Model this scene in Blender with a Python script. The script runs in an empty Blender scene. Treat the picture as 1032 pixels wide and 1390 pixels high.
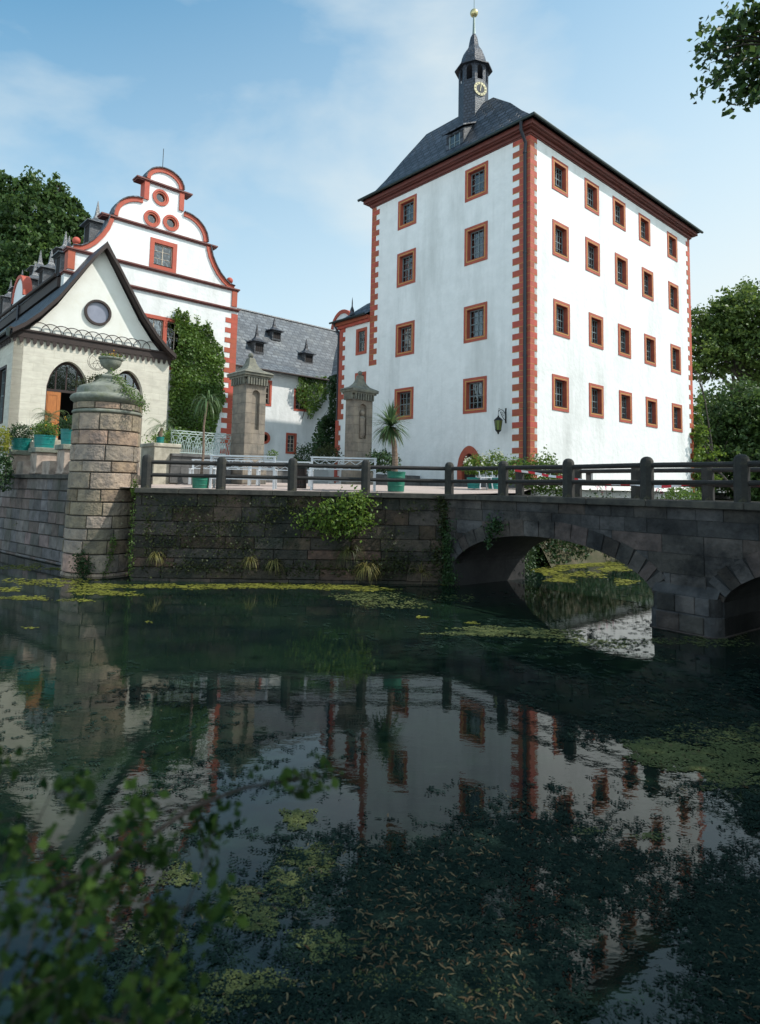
import bpy, math, random
import numpy as np
from mathutils import Vector, Matrix
from mathutils.geometry import tessellate_polygon
R = math.radians
random.seed(7); rng = np.random.default_rng(7)
sc = bpy.context.scene

# ---------------------------------------------------------------- camera
F, CX, CY, H = 860.0, 516.0, 587.0, 2.95           # focal length / principal point in photo pixels, eye height above the water
CAMR = Matrix.Rotation(R(95.05), 3, 'X') @ Matrix.Rotation(R(1.21), 3, 'Z')
cd = bpy.data.cameras.new('camera'); cam = bpy.data.objects.new('camera', cd); sc.collection.objects.link(cam)
cam.matrix_world = Matrix.Translation((0, 0, H)) @ CAMR.to_4x4()
cd.sensor_fit = 'HORIZONTAL'; cd.sensor_width = 36.0; cd.lens = 36.0 * F / 1032; cd.shift_y = -(695 - CY) / 1032
cd.clip_end = 2000; cd.clip_start = 0.05
cd.dof.use_dof = True; cd.dof.focus_distance = 24; cd.dof.aperture_fstop = 3.0
sc.camera = cam
# ---------------------------------------------------------------- sun, sky, exposure
SUN_AZ, SUN_EL = 95.0, 48.0                        # azimuth from +Y towards +X
sd = Vector((math.sin(R(SUN_AZ)) * math.cos(R(SUN_EL)), math.cos(R(SUN_AZ)) * math.cos(R(SUN_EL)), math.sin(R(SUN_EL))))
sl = bpy.data.lights.new('sun', 'SUN'); sl.energy = 3.75; sl.angle = R(0.5); sl.color = (1.0, 0.955, 0.88)
so = bpy.data.objects.new('sun', sl); sc.collection.objects.link(so); so.rotation_euler = sd.to_track_quat('Z', 'Y').to_euler()
so.location = sd * 60
w = bpy.data.worlds.new('World'); sc.world = w; w.use_nodes = True
nt = w.node_tree; bg = nt.nodes['Background']
sky = nt.nodes.new('ShaderNodeTexSky'); sky.sky_type = 'NISHITA'; sky.sun_disc = False
sky.sun_elevation = R(SUN_EL); sky.sun_rotation = R(SUN_AZ); sky.air_density = 1.0; sky.dust_density = 0.6; sky.ozone_density = 2.2
bg.inputs['Strength'].default_value = 0.15
tc = nt.nodes.new('ShaderNodeTexCoord'); mp = nt.nodes.new('ShaderNodeMapping'); mp.inputs['Scale'].default_value = (1.0, 1.0, 2.2)
mp.inputs['Location'].default_value = (3.1, 1.7, 0.35)
nt.links.new(tc.outputs['Generated'], mp.inputs['Vector'])
n1 = nt.nodes.new('ShaderNodeTexNoise'); n1.inputs['Scale'].default_value = 2.1; n1.inputs['Detail'].default_value = 7; n1.inputs['Roughness'].default_value = 0.52
n1.inputs['Distortion'].default_value = 0.25
nt.links.new(mp.outputs[0], n1.inputs['Vector'])
rp = nt.nodes.new('ShaderNodeValToRGB'); rp.color_ramp.elements[0].position = 0.50; rp.color_ramp.elements[1].position = 0.72
rp.color_ramp.elements[0].color = (0, 0, 0, 1); rp.color_ramp.elements[1].color = (0.8, 0.8, 0.8, 1)
nt.links.new(n1.outputs['Fac'], rp.inputs[0])
sx = nt.nodes.new('ShaderNodeSeparateXYZ'); nt.links.new(tc.outputs['Generated'], sx.inputs[0])
mr = nt.nodes.new('ShaderNodeMapRange'); mr.inputs['From Min'].default_value = 0.0; mr.inputs['From Max'].default_value = 0.64
mr.inputs['To Min'].default_value = 0.95; mr.inputs['To Max'].default_value = 0.0
nt.links.new(sx.outputs['Z'], mr.inputs['Value'])
mx2 = nt.nodes.new('ShaderNodeMath'); mx2.operation = 'MAXIMUM'
mrx = nt.nodes.new('ShaderNodeMapRange'); mrx.inputs['From Min'].default_value = -0.5; mrx.inputs['From Max'].default_value = 0.75; mrx.inputs['To Min'].default_value = 0.0; mrx.inputs['To Max'].default_value = 0.62
nt.links.new(sx.outputs['X'], mrx.inputs['Value'])
mxa = nt.nodes.new('ShaderNodeMath'); mxa.operation = 'ADD'; mxa.use_clamp = True; nt.links.new(mr.outputs[0], mxa.inputs[0]); nt.links.new(mrx.outputs[0], mxa.inputs[1])
mx2.inputs[0].default_value = 0; nt.links.new(mxa.outputs[0], mx2.inputs[1])
mx = nt.nodes.new('ShaderNodeMixRGB'); mx.inputs['Color2'].default_value = (3.3, 3.95, 4.15, 1)
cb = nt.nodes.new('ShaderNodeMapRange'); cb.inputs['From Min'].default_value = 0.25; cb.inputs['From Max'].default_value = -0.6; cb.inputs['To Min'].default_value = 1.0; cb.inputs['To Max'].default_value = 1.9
nt.links.new(sx.outputs['Y'], cb.inputs['Value'])              # unseen sky behind the camera brightened, an added fill for the shaded fronts
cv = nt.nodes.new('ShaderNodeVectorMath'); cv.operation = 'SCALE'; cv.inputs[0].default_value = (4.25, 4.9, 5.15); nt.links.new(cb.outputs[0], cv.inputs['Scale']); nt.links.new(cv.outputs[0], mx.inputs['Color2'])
nt.links.new(mx2.outputs[0], mx.inputs['Fac']); nt.links.new(sky.outputs[0], mx.inputs['Color1'])
hs = nt.nodes.new('ShaderNodeHueSaturation'); hs.inputs['Hue'].default_value = 0.5; hs.inputs['Saturation'].default_value = 1.0; hs.inputs['Value'].default_value = 1.0
tn_ = nt.nodes.new('ShaderNodeMixRGB'); tn_.blend_type = 'MULTIPLY'; tn_.inputs['Fac'].default_value = 1; tn_.inputs['Color2'].default_value = (0.40, 1.08, 1.10, 1)
nt.links.new(sky.outputs[0], tn_.inputs['Color1']); nt.links.new(tn_.outputs[0], mx.inputs['Color1'])
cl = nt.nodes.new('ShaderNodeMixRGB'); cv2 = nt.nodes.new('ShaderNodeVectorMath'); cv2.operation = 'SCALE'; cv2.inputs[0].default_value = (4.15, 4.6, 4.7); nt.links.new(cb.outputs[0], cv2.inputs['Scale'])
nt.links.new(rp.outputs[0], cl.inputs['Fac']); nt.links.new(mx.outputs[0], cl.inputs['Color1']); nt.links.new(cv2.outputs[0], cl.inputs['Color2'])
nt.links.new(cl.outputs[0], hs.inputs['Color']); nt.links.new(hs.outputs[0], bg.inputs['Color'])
sc.view_settings.view_transform = 'Standard'; sc.view_settings.look = 'None'; sc.view_settings.exposure = 0.34; sc.view_settings.gamma = 1
sc.cycles.max_bounces = 6; sc.cycles.transparent_max_bounces = 12

# ---------------------------------------------------------------- frames: castle axes a (along the sunlit fronts) and b (away, along the shaded fronts)
TH = R(42.0); ca_, sa_ = math.cos(TH), math.sin(TH)
def W(A, B, z=0.0): return Vector((A * ca_ - B * sa_, A * sa_ + B * ca_, z))
def ray(x, y): return CAMR @ Vector(((x - CX) / F, -(y - CY) / F, -1))
def onA(x, y, A):
    d = ray(x, y); t = A / (d.x * ca_ + d.y * sa_); return ((-d.x * sa_ + d.y * ca_) * t, d.z * t + H)
def onB(x, y, B):
    d = ray(x, y); t = B / (-d.x * sa_ + d.y * ca_); return ((d.x * ca_ + d.y * sa_) * t, d.z * t + H)
def onY(x, y, Y):
    d = ray(x, y); t = Y / d.y; return Vector((d.x * t, Y, d.z * t + H))
def onZ(x, y, z=0.0):
    d = ray(x, y); t = (z - H) / d.z; return Vector((d.x * t, d.y * t, z))

# ---------------------------------------------------------------- materials
def sock(n, *names):
    for k in names:
        if k in n.inputs: return n.inputs[k]
def mat(name, c1, c2=None, rough=0.8, ns=2.0, amt=1.0, bump=0.15, bs=30.0, tint=0.0, metal=0.0, spec=0.5, brick=None, stain=None, dist=0.01, coord='Object', trans=0.0, ramp=(0.35, 0.65), stretch=None, tcols=None, streak=0):
    m = bpy.data.materials.new(name); m.use_nodes = True; t = m.node_tree; N = t.nodes.new; L = t.links.new
    p = t.nodes['Principled BSDF']; p.inputs['Roughness'].default_value = rough; p.inputs['Metallic'].default_value = metal
    sock(p, 'Specular IOR Level').default_value = spec
    co = N('ShaderNodeTexCoord'); c2 = c2 or tuple(x * 0.8 for x in c1)
    vec = co.outputs[coord]
    if stretch:
        mm = N('ShaderNodeMapping'); mm.inputs['Scale'].default_value = stretch; L(vec, mm.inputs['Vector']); vec = mm.outputs[0]
    no = N('ShaderNodeTexNoise'); no.inputs['Scale'].default_value = ns; no.inputs['Detail'].default_value = 6; no.inputs['Roughness'].default_value = 0.6
    L(vec, no.inputs['Vector'])
    r = N('ShaderNodeValToRGB'); r.color_ramp.elements[0].position = ramp[0]; r.color_ramp.elements[1].position = ramp[1]
    r.color_ramp.elements[0].color = (*c1, 1); r.color_ramp.elements[1].color = (*c2, 1); L(no.outputs['Fac'], r.inputs[0])
    col = r.outputs[0]; hgt = None
    if stain:                                            # large irregular stains: (colour, scale, lo, hi)
        n2 = N('ShaderNodeTexNoise'); n2.inputs['Scale'].default_value = stain[1]; n2.inputs['Detail'].default_value = 8; n2.inputs['Roughness'].default_value = 0.65
        mp_ = N('ShaderNodeMapping'); mp_.inputs['Scale'].default_value = (1, 1, stain[4] if len(stain) > 4 else 1); L(co.outputs['Object'], mp_.inputs[0]); L(mp_.outputs[0], n2.inputs['Vector'])
        r2 = N('ShaderNodeValToRGB'); r2.color_ramp.elements[0].position = stain[2]; r2.color_ramp.elements[1].position = stain[3]; L(n2.outputs['Fac'], r2.inputs[0])
        mixs = N('ShaderNodeMixRGB'); L(r2.outputs[0], mixs.inputs[0]); L(col, mixs.inputs[1]); mixs.inputs[2].default_value = (*stain[0], 1); col = mixs.outputs[0]
    if streak:                                           # narrow vertical rain streaks and patches in the render coat
        n3 = N('ShaderNodeTexNoise'); n3.inputs['Scale'].default_value = 1.0; n3.inputs['Detail'].default_value = 5; m3 = N('ShaderNodeMapping'); m3.inputs['Scale'].default_value = (3.2, 3.2, 0.22); L(co.outputs['Object'], m3.inputs[0]); L(m3.outputs[0], n3.inputs['Vector'])
        r3 = N('ShaderNodeValToRGB'); r3.color_ramp.elements[0].position = 0.56; r3.color_ramp.elements[1].position = 0.80; r3.color_ramp.elements[1].color = (streak, streak, streak, 1); L(n3.outputs['Fac'], r3.inputs[0])
        m4 = N('ShaderNodeMixRGB'); L(r3.outputs[0], m4.inputs[0]); L(col, m4.inputs[1]); m4.inputs[2].default_value = (0.40, 0.40, 0.37, 1); col = m4.outputs[0]
    if brick:                                            # (width, height, mortar, mortar colour, contrast)
        bt = N('ShaderNodeTexBrick'); bt.inputs['Scale'].default_value = 1; bt.inputs['Brick Width'].default_value = brick[0]; bt.inputs['Row Height'].default_value = brick[1]
        bt.inputs['Mortar Size'].default_value = brick[2]; bt.inputs['Mortar Smooth'].default_value = 0.3
        k = brick[4]; bt.inputs['Color1'].default_value = (1, 1, 1, 1); bt.inputs['Color2'].default_value = (1 - k, 1 - k, 1 - k, 1); bt.inputs['Mortar'].default_value = (*brick[3], 1)
        uvn = N('ShaderNodeTexNoise'); uvn.inputs['Scale'].default_value = 3.0; L(co.outputs['UV'], uvn.inputs['Vector'])
        vm = N('ShaderNodeVectorMath'); vm.operation = 'MULTIPLY_ADD'; L(uvn.outputs['Color'], vm.inputs[0]); vm.inputs[1].default_value = (brick[5] if len(brick) > 5 else 0.02,) * 3; L(co.outputs['UV'], vm.inputs[2])
        L(vm.outputs[0], bt.inputs['Vector'])
        mb_ = N('ShaderNodeMixRGB'); mb_.blend_type = 'MULTIPLY'; mb_.inputs[0].default_value = 1; L(col, mb_.inputs[1]); L(bt.outputs['Color'], mb_.inputs[2]); col = mb_.outputs[0]
        hgt = bt.outputs['Fac']
    if tcols:
        at = N('ShaderNodeAttribute'); at.attribute_name = 'tint'; rt = N('ShaderNodeValToRGB'); rt.color_ramp.interpolation = 'CONSTANT'
        for i, c in enumerate(tcols):
            e = rt.color_ramp.elements[i] if i < 2 else rt.color_ramp.elements.new(0.5)
            e.position = (i * 0.618) % 1 if False else i / len(tcols); e.color = (*c, 1)
        mt = N('ShaderNodeMath'); mt.operation = 'FRACT'; mt2 = N('ShaderNodeMath'); mt2.operation = 'MULTIPLY'; mt2.inputs[1].default_value = 7.3; L(at.outputs['Fac'], mt2.inputs[0]); L(mt2.outputs[0], mt.inputs[0]); L(mt.outputs[0], rt.inputs[0])
        mc = N('ShaderNodeMixRGB'); mc.blend_type = 'MULTIPLY'; mc.inputs[0].default_value = 1; L(col, mc.inputs[1]); L(rt.outputs[0], mc.inputs[2]); col = mc.outputs[0]
    if tint:
        at = N('ShaderNodeAttribute'); at.attribute_name = 'tint'; h = N('ShaderNodeHueSaturation')
        ma = N('ShaderNodeMath'); ma.operation = 'MULTIPLY_ADD'; ma.inputs[1].default_value = 2 * tint; ma.inputs[2].default_value = 1 - tint; L(at.outputs['Fac'], ma.inputs[0])
        L(ma.outputs[0], h.inputs['Value']); L(col, h.inputs['Color'])
        mh = N('ShaderNodeMath'); mh.operation = 'MULTIPLY_ADD'; mh.inputs[1].default_value = -0.05 * min(1, tint * 2); mh.inputs[2].default_value = 0.5 + 0.025 * min(1, tint * 2); L(at.outputs['Fac'], mh.inputs[0]); L(mh.outputs[0], h.inputs['Hue'])
        col = h.outputs[0]
    L(col, p.inputs['Base Color'])
    if bump:
        nb = N('ShaderNodeTexNoise'); nb.inputs['Scale'].default_value = bs; nb.inputs['Detail'].default_value = 5; L(vec, nb.inputs['Vector'])
        hsrc = nb.outputs['Fac']
        if hgt:
            s = N('ShaderNodeMath'); s.operation = 'MULTIPLY_ADD'; L(hgt, s.inputs[0]); s.inputs[1].default_value = -1.5; L(hsrc, s.inputs[2]); hsrc = s.outputs[0]
        b = N('ShaderNodeBump'); b.inputs['Strength'].default_value = bump; b.inputs['Distance'].default_value = dist; L(hsrc, b.inputs['Height']); L(b.outputs[0], p.inputs['Normal'])
    return m
def leafmat(name, dark, light, trans=0.35, rough=0.5):
    m = bpy.data.materials.new(name); m.use_nodes = True; t = m.node_tree; N = t.nodes.new; L = t.links.new
    p = t.nodes['Principled BSDF']; out = t.nodes['Material Output']; p.inputs['Roughness'].default_value = rough; sock(p, 'Specular IOR Level').default_value = 0.35 if rough < 0.55 else 0.08
    at = N('ShaderNodeAttribute'); at.attribute_name = 'tint'
    r = N('ShaderNodeValToRGB'); r.color_ramp.elements[0].color = (*dark, 1); r.color_ramp.elements[1].color = (*light, 1); L(at.outputs['Fac'], r.inputs[0])
    L(r.outputs[0], p.inputs['Base Color'])
    tr = N('ShaderNodeBsdfTranslucent'); hs_ = N('ShaderNodeHueSaturation'); hs_.inputs['Value'].default_value = 1.5; hs_.inputs['Hue'].default_value = 0.48; L(r.outputs[0], hs_.inputs['Color']); L(hs_.outputs[0], tr.inputs['Color'])
    mi = N('ShaderNodeMixShader'); mi.inputs[0].default_value = trans; L(p.outputs[0], mi.inputs[1]); L(tr.outputs[0], mi.inputs[2]); L(mi.outputs[0], out.inputs['Surface'])
    return m
M = {}
M['plaster'] = mat('white_lime_plaster', (0.78, 0.78, 0.765), (0.71, 0.715, 0.70), 0.9, ns=1.6, bump=0.6, bs=4, dist=0.04, stain=((0.50, 0.51, 0.49), 0.55, 0.50, 0.80, 0.22), streak=0.24)
M['cream'] = mat('cream_plaster', (0.72, 0.715, 0.66), (0.66, 0.65, 0.59), 0.9, ns=1.2, bump=0.3, bs=9, stain=((0.60, 0.57, 0.46), 0.9, 0.55, 0.85))
M['ashlar'] = mat('cream_sandstone_ashlar', (0.62, 0.585, 0.49), (0.53, 0.49, 0.41), 0.85, ns=1.6, bump=0.35, bs=14, brick=(0.85, 0.36, 0.006, (0.78, 0.75, 0.70), 0.06), stain=((0.44, 0.41, 0.34), 1.3, 0.5, 0.8), coord='Object', stretch=(1, 1, 4))
M['red'] = mat('red_painted_sandstone', (0.40, 0.085, 0.046), (0.30, 0.066, 0.040), 0.75, ns=4, bump=0.5, bs=14, tint=0.13, stain=((0.30, 0.13, 0.09), 2.2, 0.55, 0.8))
M['redg'] = mat('orange_red_painted_trim', (0.44, 0.085, 0.045), (0.37, 0.07, 0.04), 0.7, ns=4, bump=0.4, bs=14, tint=0.12, stain=((0.34, 0.13, 0.08), 2.0, 0.56, 0.8))
M['maroon'] = mat('dark_maroon_cornice_paint', (0.15, 0.038, 0.028), (0.11, 0.030, 0.023), 0.6, ns=4, bump=0.1)
M['yellow'] = mat('ochre_line_paint', (0.52, 0.33, 0.09), None, 0.8, bump=0)
M['slate'] = mat('dark_slate', (0.082, 0.092, 0.118), (0.045, 0.052, 0.070), 0.5, ns=7, bump=1.0, bs=18, dist=0.03, spec=0.5, brick=(0.5, 0.34, 0.055, (0.16, 0.16, 0.18), 0.6, 0.04))
M['slatet'] = mat('turret_slate', (0.055, 0.065, 0.09), (0.03, 0.036, 0.052), 0.5, ns=7, bump=0.8, bs=18, dist=0.02, spec=0.5, brick=(0.2, 0.16, 0.02, (0.3, 0.3, 0.32), 0.4, 0.02))
M['slateg'] = mat('weathered_grey_slate', (0.17, 0.185, 0.20), (0.10, 0.11, 0.125), 0.45, ns=5, bump=0.6, bs=18, dist=0.02, spec=0.6, brick=(0.5, 0.34, 0.045, (0.42, 0.42, 0.44), 0.5, 0.08), stain=((0.24, 0.245, 0.235), 0.8, 0.5, 0.8))
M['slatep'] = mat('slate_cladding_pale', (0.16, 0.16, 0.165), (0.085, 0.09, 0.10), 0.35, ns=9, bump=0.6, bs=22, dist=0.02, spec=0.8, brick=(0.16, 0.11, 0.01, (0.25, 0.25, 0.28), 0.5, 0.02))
M['gutter'] = mat('dark_green_metal', (0.018, 0.03, 0.027), None, 0.4, bump=0, metal=0.3)
M['iron'] = mat('black_iron', (0.012, 0.014, 0.014), None, 0.45, bump=0.1, metal=0.4)
M['pipe'] = mat('dark_zinc_pipe', (0.028, 0.032, 0.042), None, 0.4, bump=0, metal=0.5)
M['wood'] = mat('orange_brown_door_wood', (0.42, 0.15, 0.035), (0.31, 0.10, 0.025), 0.5, ns=3, stretch=(9, 9, 1), bump=0.1)
M['darkwood'] = mat('dark_brown_wood', (0.030, 0.016, 0.012), (0.020, 0.011, 0.009), 0.7, ns=5, bump=0.2)
M['railwood'] = mat('weathered_rail_wood', (0.030, 0.026, 0.022), (0.012, 0.012, 0.012), 0.8, ns=4, stretch=(2, 2, 6), bump=0.4, bs=20)
M['poststone'] = mat('dark_weathered_post_stone', (0.042, 0.040, 0.034), (0.016, 0.017, 0.017), 0.9, ns=5, bump=0.5, bs=25, stain=((0.12, 0.11, 0.06), 3, 0.56, 0.75))
M['copestone'] = mat('coping_stone', (0.085, 0.076, 0.06), (0.035, 0.033, 0.03), 0.9, ns=4, bump=0.5, bs=20)
M['pierstone'] = mat('weathered_sandstone_blocks', (0.34, 0.27, 0.20), (0.19, 0.155, 0.125), 0.88, ns=3.2, bump=1.0, bs=8, dist=0.06, tint=0.45, tcols=((1, .98, .95), (1.08, .94, .87), (.88, .90, .92), (1.08, 1.05, .98), (.95, .86, .79)), stain=((0.14, 0.125, 0.11), 1.6, 0.52, 0.72))
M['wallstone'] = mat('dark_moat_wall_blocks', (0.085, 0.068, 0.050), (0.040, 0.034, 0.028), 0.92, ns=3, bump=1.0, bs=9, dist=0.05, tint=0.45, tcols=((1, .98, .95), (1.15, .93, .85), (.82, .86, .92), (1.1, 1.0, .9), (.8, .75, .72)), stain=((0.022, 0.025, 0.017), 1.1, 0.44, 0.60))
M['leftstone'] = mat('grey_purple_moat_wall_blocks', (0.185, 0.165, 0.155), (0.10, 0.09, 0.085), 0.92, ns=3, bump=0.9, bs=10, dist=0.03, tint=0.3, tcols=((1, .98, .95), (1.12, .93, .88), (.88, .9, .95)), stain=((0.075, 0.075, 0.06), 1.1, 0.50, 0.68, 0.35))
M['mortar'] = mat('recessed_mortar', (0.045, 0.04, 0.034), (0.02, 0.018, 0.016), 0.95, ns=8, bump=0.5)
M['mortarb'] = mat('bridge_core_mortar', (0.035, 0.034, 0.034), (0.02, 0.02, 0.021), 0.95, ns=3, bump=0.6, bs=10)
M['moulding'] = mat('grey_green_weathered_moulding', (0.24, 0.245, 0.20), (0.13, 0.14, 0.115), 0.9, ns=4, bump=0.6, bs=18, stain=((0.12, 0.13, 0.075), 3, 0.5, 0.7))
M['pillar'] = mat('brown_grey_pillar_sandstone', (0.29, 0.24, 0.185), (0.17, 0.145, 0.12), 0.9, ns=2.2, bump=0.6, bs=14, brick=(0.62, 0.40, 0.008, (0.5, 0.48, 0.45), 0.18), stain=((0.10, 0.10, 0.09), 1.8, 0.52, 0.72))
M['pillarcap'] = mat('mossy_pillar_cap', (0.20, 0.19, 0.145), (0.10, 0.10, 0.085), 0.9, ns=4, bump=0.6, bs=18)
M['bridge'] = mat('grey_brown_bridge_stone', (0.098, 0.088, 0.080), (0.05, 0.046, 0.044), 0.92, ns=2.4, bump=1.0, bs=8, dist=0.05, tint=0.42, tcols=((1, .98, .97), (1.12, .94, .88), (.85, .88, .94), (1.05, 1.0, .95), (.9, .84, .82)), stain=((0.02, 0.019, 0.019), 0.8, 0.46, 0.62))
M['plinth'] = mat('dark_stone_plinth', (0.16, 0.155, 0.15), (0.09, 0.088, 0.086), 0.92, ns=3, bump=0.6, bs=12, brick=(0.7, 0.3, 0.01, (0.4, 0.4, 0.4), 0.25))
M['paleblock'] = mat('pale_limestone', (0.50, 0.46, 0.37), (0.32, 0.29, 0.23), 0.9, ns=3, bump=0.5, bs=15, stain=((0.17, 0.155, 0.12), 2, 0.5, 0.75))
M['pinkblock'] = mat('pinkish_pedestal_stone', (0.46, 0.37, 0.30), (0.30, 0.23, 0.19), 0.9, ns=4, bump=0.5, bs=15, stain=((0.16, 0.13, 0.11), 3, 0.5, 0.72))
M['court'] = mat('pinkish_gravel', (0.46, 0.37, 0.33), (0.36, 0.29, 0.26), 0.95, ns=9, bump=0.6, bs=60, stain=((0.28, 0.24, 0.20), 0.6, 0.5, 0.8))
M['earth'] = mat('bank_earth', (0.09, 0.075, 0.045), (0.05, 0.055, 0.025), 0.95, ns=3, bump=0.8, bs=10)
M['grass'] = mat('meadow_grass', (0.07, 0.10, 0.03), (0.045, 0.07, 0.02), 0.95, ns=3, bump=0.8, bs=30)
M['teal'] = mat('teal_painted_tub', (0.005, 0.20, 0.175), (0.004, 0.16, 0.145), 0.45, ns=5, bump=0.15, bs=30)
M['tealg'] = mat('green_plastic_tub', (0.01, 0.16, 0.10), (0.008, 0.12, 0.08), 0.45, ns=5, bump=0.1)
M['soil'] = mat('potting_soil', (0.03, 0.022, 0.015), None, 0.95, bump=0.5)
M['white'] = mat('white_bench_paint', (0.60, 0.62, 0.64), (0.50, 0.52, 0.54), 0.5, ns=8, bump=0.1)
M['fence'] = mat('pale_green_iron_paint', (0.42, 0.50, 0.47), (0.30, 0.37, 0.34), 0.5, ns=8, bump=0.1)
M['gold'] = mat('gilded_metal', (0.55, 0.47, 0.24), (0.42, 0.36, 0.2), 0.35, ns=4, bump=0.1, metal=0.7)
M['clockgold'] = mat('pale_gold_paint', (0.72, 0.62, 0.36), None, 0.5, bump=0)
M['clockblack'] = mat('clock_black', (0.012, 0.014, 0.02), None, 0.4, bump=0)
M['copper'] = mat('green_grey_spire_metal', (0.22, 0.27, 0.24), (0.15, 0.19, 0.17), 0.4, metal=0.4)
M['sash'] = mat('blue_grey_sash_paint', (0.16, 0.20, 0.21), None, 0.5, bump=0.1)
M['sashp'] = mat('pale_sash_paint', (0.50, 0.42, 0.33), None, 0.5, bump=0.1)
M['curtain'] = mat('white_net_curtain', (0.66, 0.66, 0.63), None, 0.9, bump=0.2)
M['dark'] = mat('dark_interior', (0.012, 0.011, 0.011), None, 0.9, bump=0)
M['bark'] = mat('tree_bark', (0.085, 0.07, 0.055), (0.05, 0.042, 0.034), 0.95, ns=6, bump=0.8, bs=20)
M['palmbark'] = mat('ringed_palm_bark', (0.26, 0.18, 0.13), (0.13, 0.085, 0.06), 0.9, ns=6, stretch=(1, 1, 5), bump=0.8, bs=14, dist=0.03)
M['redroof'] = mat('red_tile_roof', (0.25, 0.085, 0.055), (0.17, 0.06, 0.04), 0.85, ns=4, brick=(0.2, 0.25, 0.02, (0.4, 0.4, 0.4), 0.25))
M['taped'] = mat('barrier_tape_red', (0.62, 0.015, 0.03), None, 0.4, bump=0)
M['tapew'] = mat('barrier_tape_white', (0.72, 0.74, 0.76), None, 0.4, bump=0)
M['lampglass'] = mat('olive_lamp_glass', (0.12, 0.16, 0.03), (0.09, 0.12, 0.03), 0.15, bump=0)
def glassmat():
    m = bpy.data.materials.new('window_glass'); m.use_nodes = True; t = m.node_tree; N = t.nodes.new; L = t.links.new
    out = t.nodes['Material Output']; t.nodes.remove(t.nodes['Principled BSDF'])
    tr = N('ShaderNodeBsdfTransparent'); tr.inputs[0].default_value = (0.55, 0.60, 0.62, 1); g = N('ShaderNodeBsdfGlossy'); g.inputs['Roughness'].default_value = 0.03
    fr = N('ShaderNodeFresnel'); fr.inputs['IOR'].default_value = 2.3; co = N('ShaderNodeTexCoord'); n = N('ShaderNodeTexNoise'); n.inputs['Scale'].default_value = 5; L(co.outputs['Object'], n.inputs['Vector'])
    b = N('ShaderNodeBump'); b.inputs['Strength'].default_value = 0.25; b.inputs['Distance'].default_value = 0.02; L(n.outputs['Fac'], b.inputs['Height']); L(b.outputs[0], g.inputs['Normal']); L(b.outputs[0], fr.inputs['Normal'])
    mi = N('ShaderNodeMixShader'); L(fr.outputs[0], mi.inputs[0]); L(tr.outputs[0], mi.inputs[1]); L(g.outputs[0], mi.inputs[2]); L(mi.outputs[0], out.inputs['Surface'])
    return m
M['glass'] = glassmat()
M['l_tree'] = leafmat('dark_tree_leaves', (0.014, 0.040, 0.014), (0.085, 0.15, 0.034), 0.35)
M['l_lime'] = leafmat('chestnut_tree_leaves', (0.030, 0.065, 0.018), (0.14, 0.21, 0.045), 0.4)
M['l_ivy'] = leafmat('ivy_leaves', (0.026, 0.068, 0.012), (0.15, 0.25, 0.045), 0.3)
M['l_ivyd'] = leafmat('deep_green_ivy_leaves', (0.010, 0.034, 0.012), (0.05, 0.10, 0.028), 0.2)
M['l_bright'] = leafmat('fresh_green_leaves', (0.04, 0.09, 0.012), (0.16, 0.25, 0.04), 0.4)
M['l_yellow'] = leafmat('yellow_green_leaves', (0.10, 0.13, 0.015), (0.36, 0.36, 0.05), 0.4)
M['l_palm'] = leafmat('palm_blades', (0.03, 0.065, 0.03), (0.12, 0.19, 0.07), 0.3, 0.4)
M['l_grass'] = leafmat('dry_grass_blades', (0.08, 0.09, 0.02), (0.30, 0.26, 0.09), 0.3)
M['l_fern'] = leafmat('moss_and_creeper', (0.020, 0.030, 0.010), (0.07, 0.085, 0.022), 0.3)
M['l_grey'] = leafmat('silver_grey_stems', (0.18, 0.20, 0.18), (0.34, 0.36, 0.32), 0.2)
M['twig'] = mat('dark_twig', (0.022, 0.016, 0.012), None, 0.8, bump=0)
M['l_near'] = leafmat('bush_leaves_near', (0.006, 0.024, 0.007), (0.050, 0.095, 0.020), 0.35, 0.8)
M['algae'] = leafmat('yellow_green_duckweed', (0.07, 0.08, 0.016), (0.24, 0.24, 0.045), 0.15, 0.7)
M['algaed'] = leafmat('olive_duckweed', (0.05, 0.068, 0.024), (0.15, 0.165, 0.065), 0.15, 0.7)
M['weed'] = leafmat('floating_pondweed_leaves', (0.003, 0.012, 0.010), (0.026, 0.050, 0.036), 0.1, 0.8)
M['curl'] = leafmat('curled_fallen_leaves', (0.05, 0.022, 0.012), (0.22, 0.18, 0.10), 0.2, 0.6)
M['flowerw'] = leafmat('cream_flowers', (0.55, 0.55, 0.40), (0.78, 0.78, 0.66), 0.3)
M['flowerp'] = leafmat('pink_flowers', (0.45, 0.03, 0.10), (0.60, 0.10, 0.2), 0.3)
M['flowery'] = leafmat('orange_yellow_flowers', (0.60, 0.22, 0.02), (0.75, 0.55, 0.05), 0.3)

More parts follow.
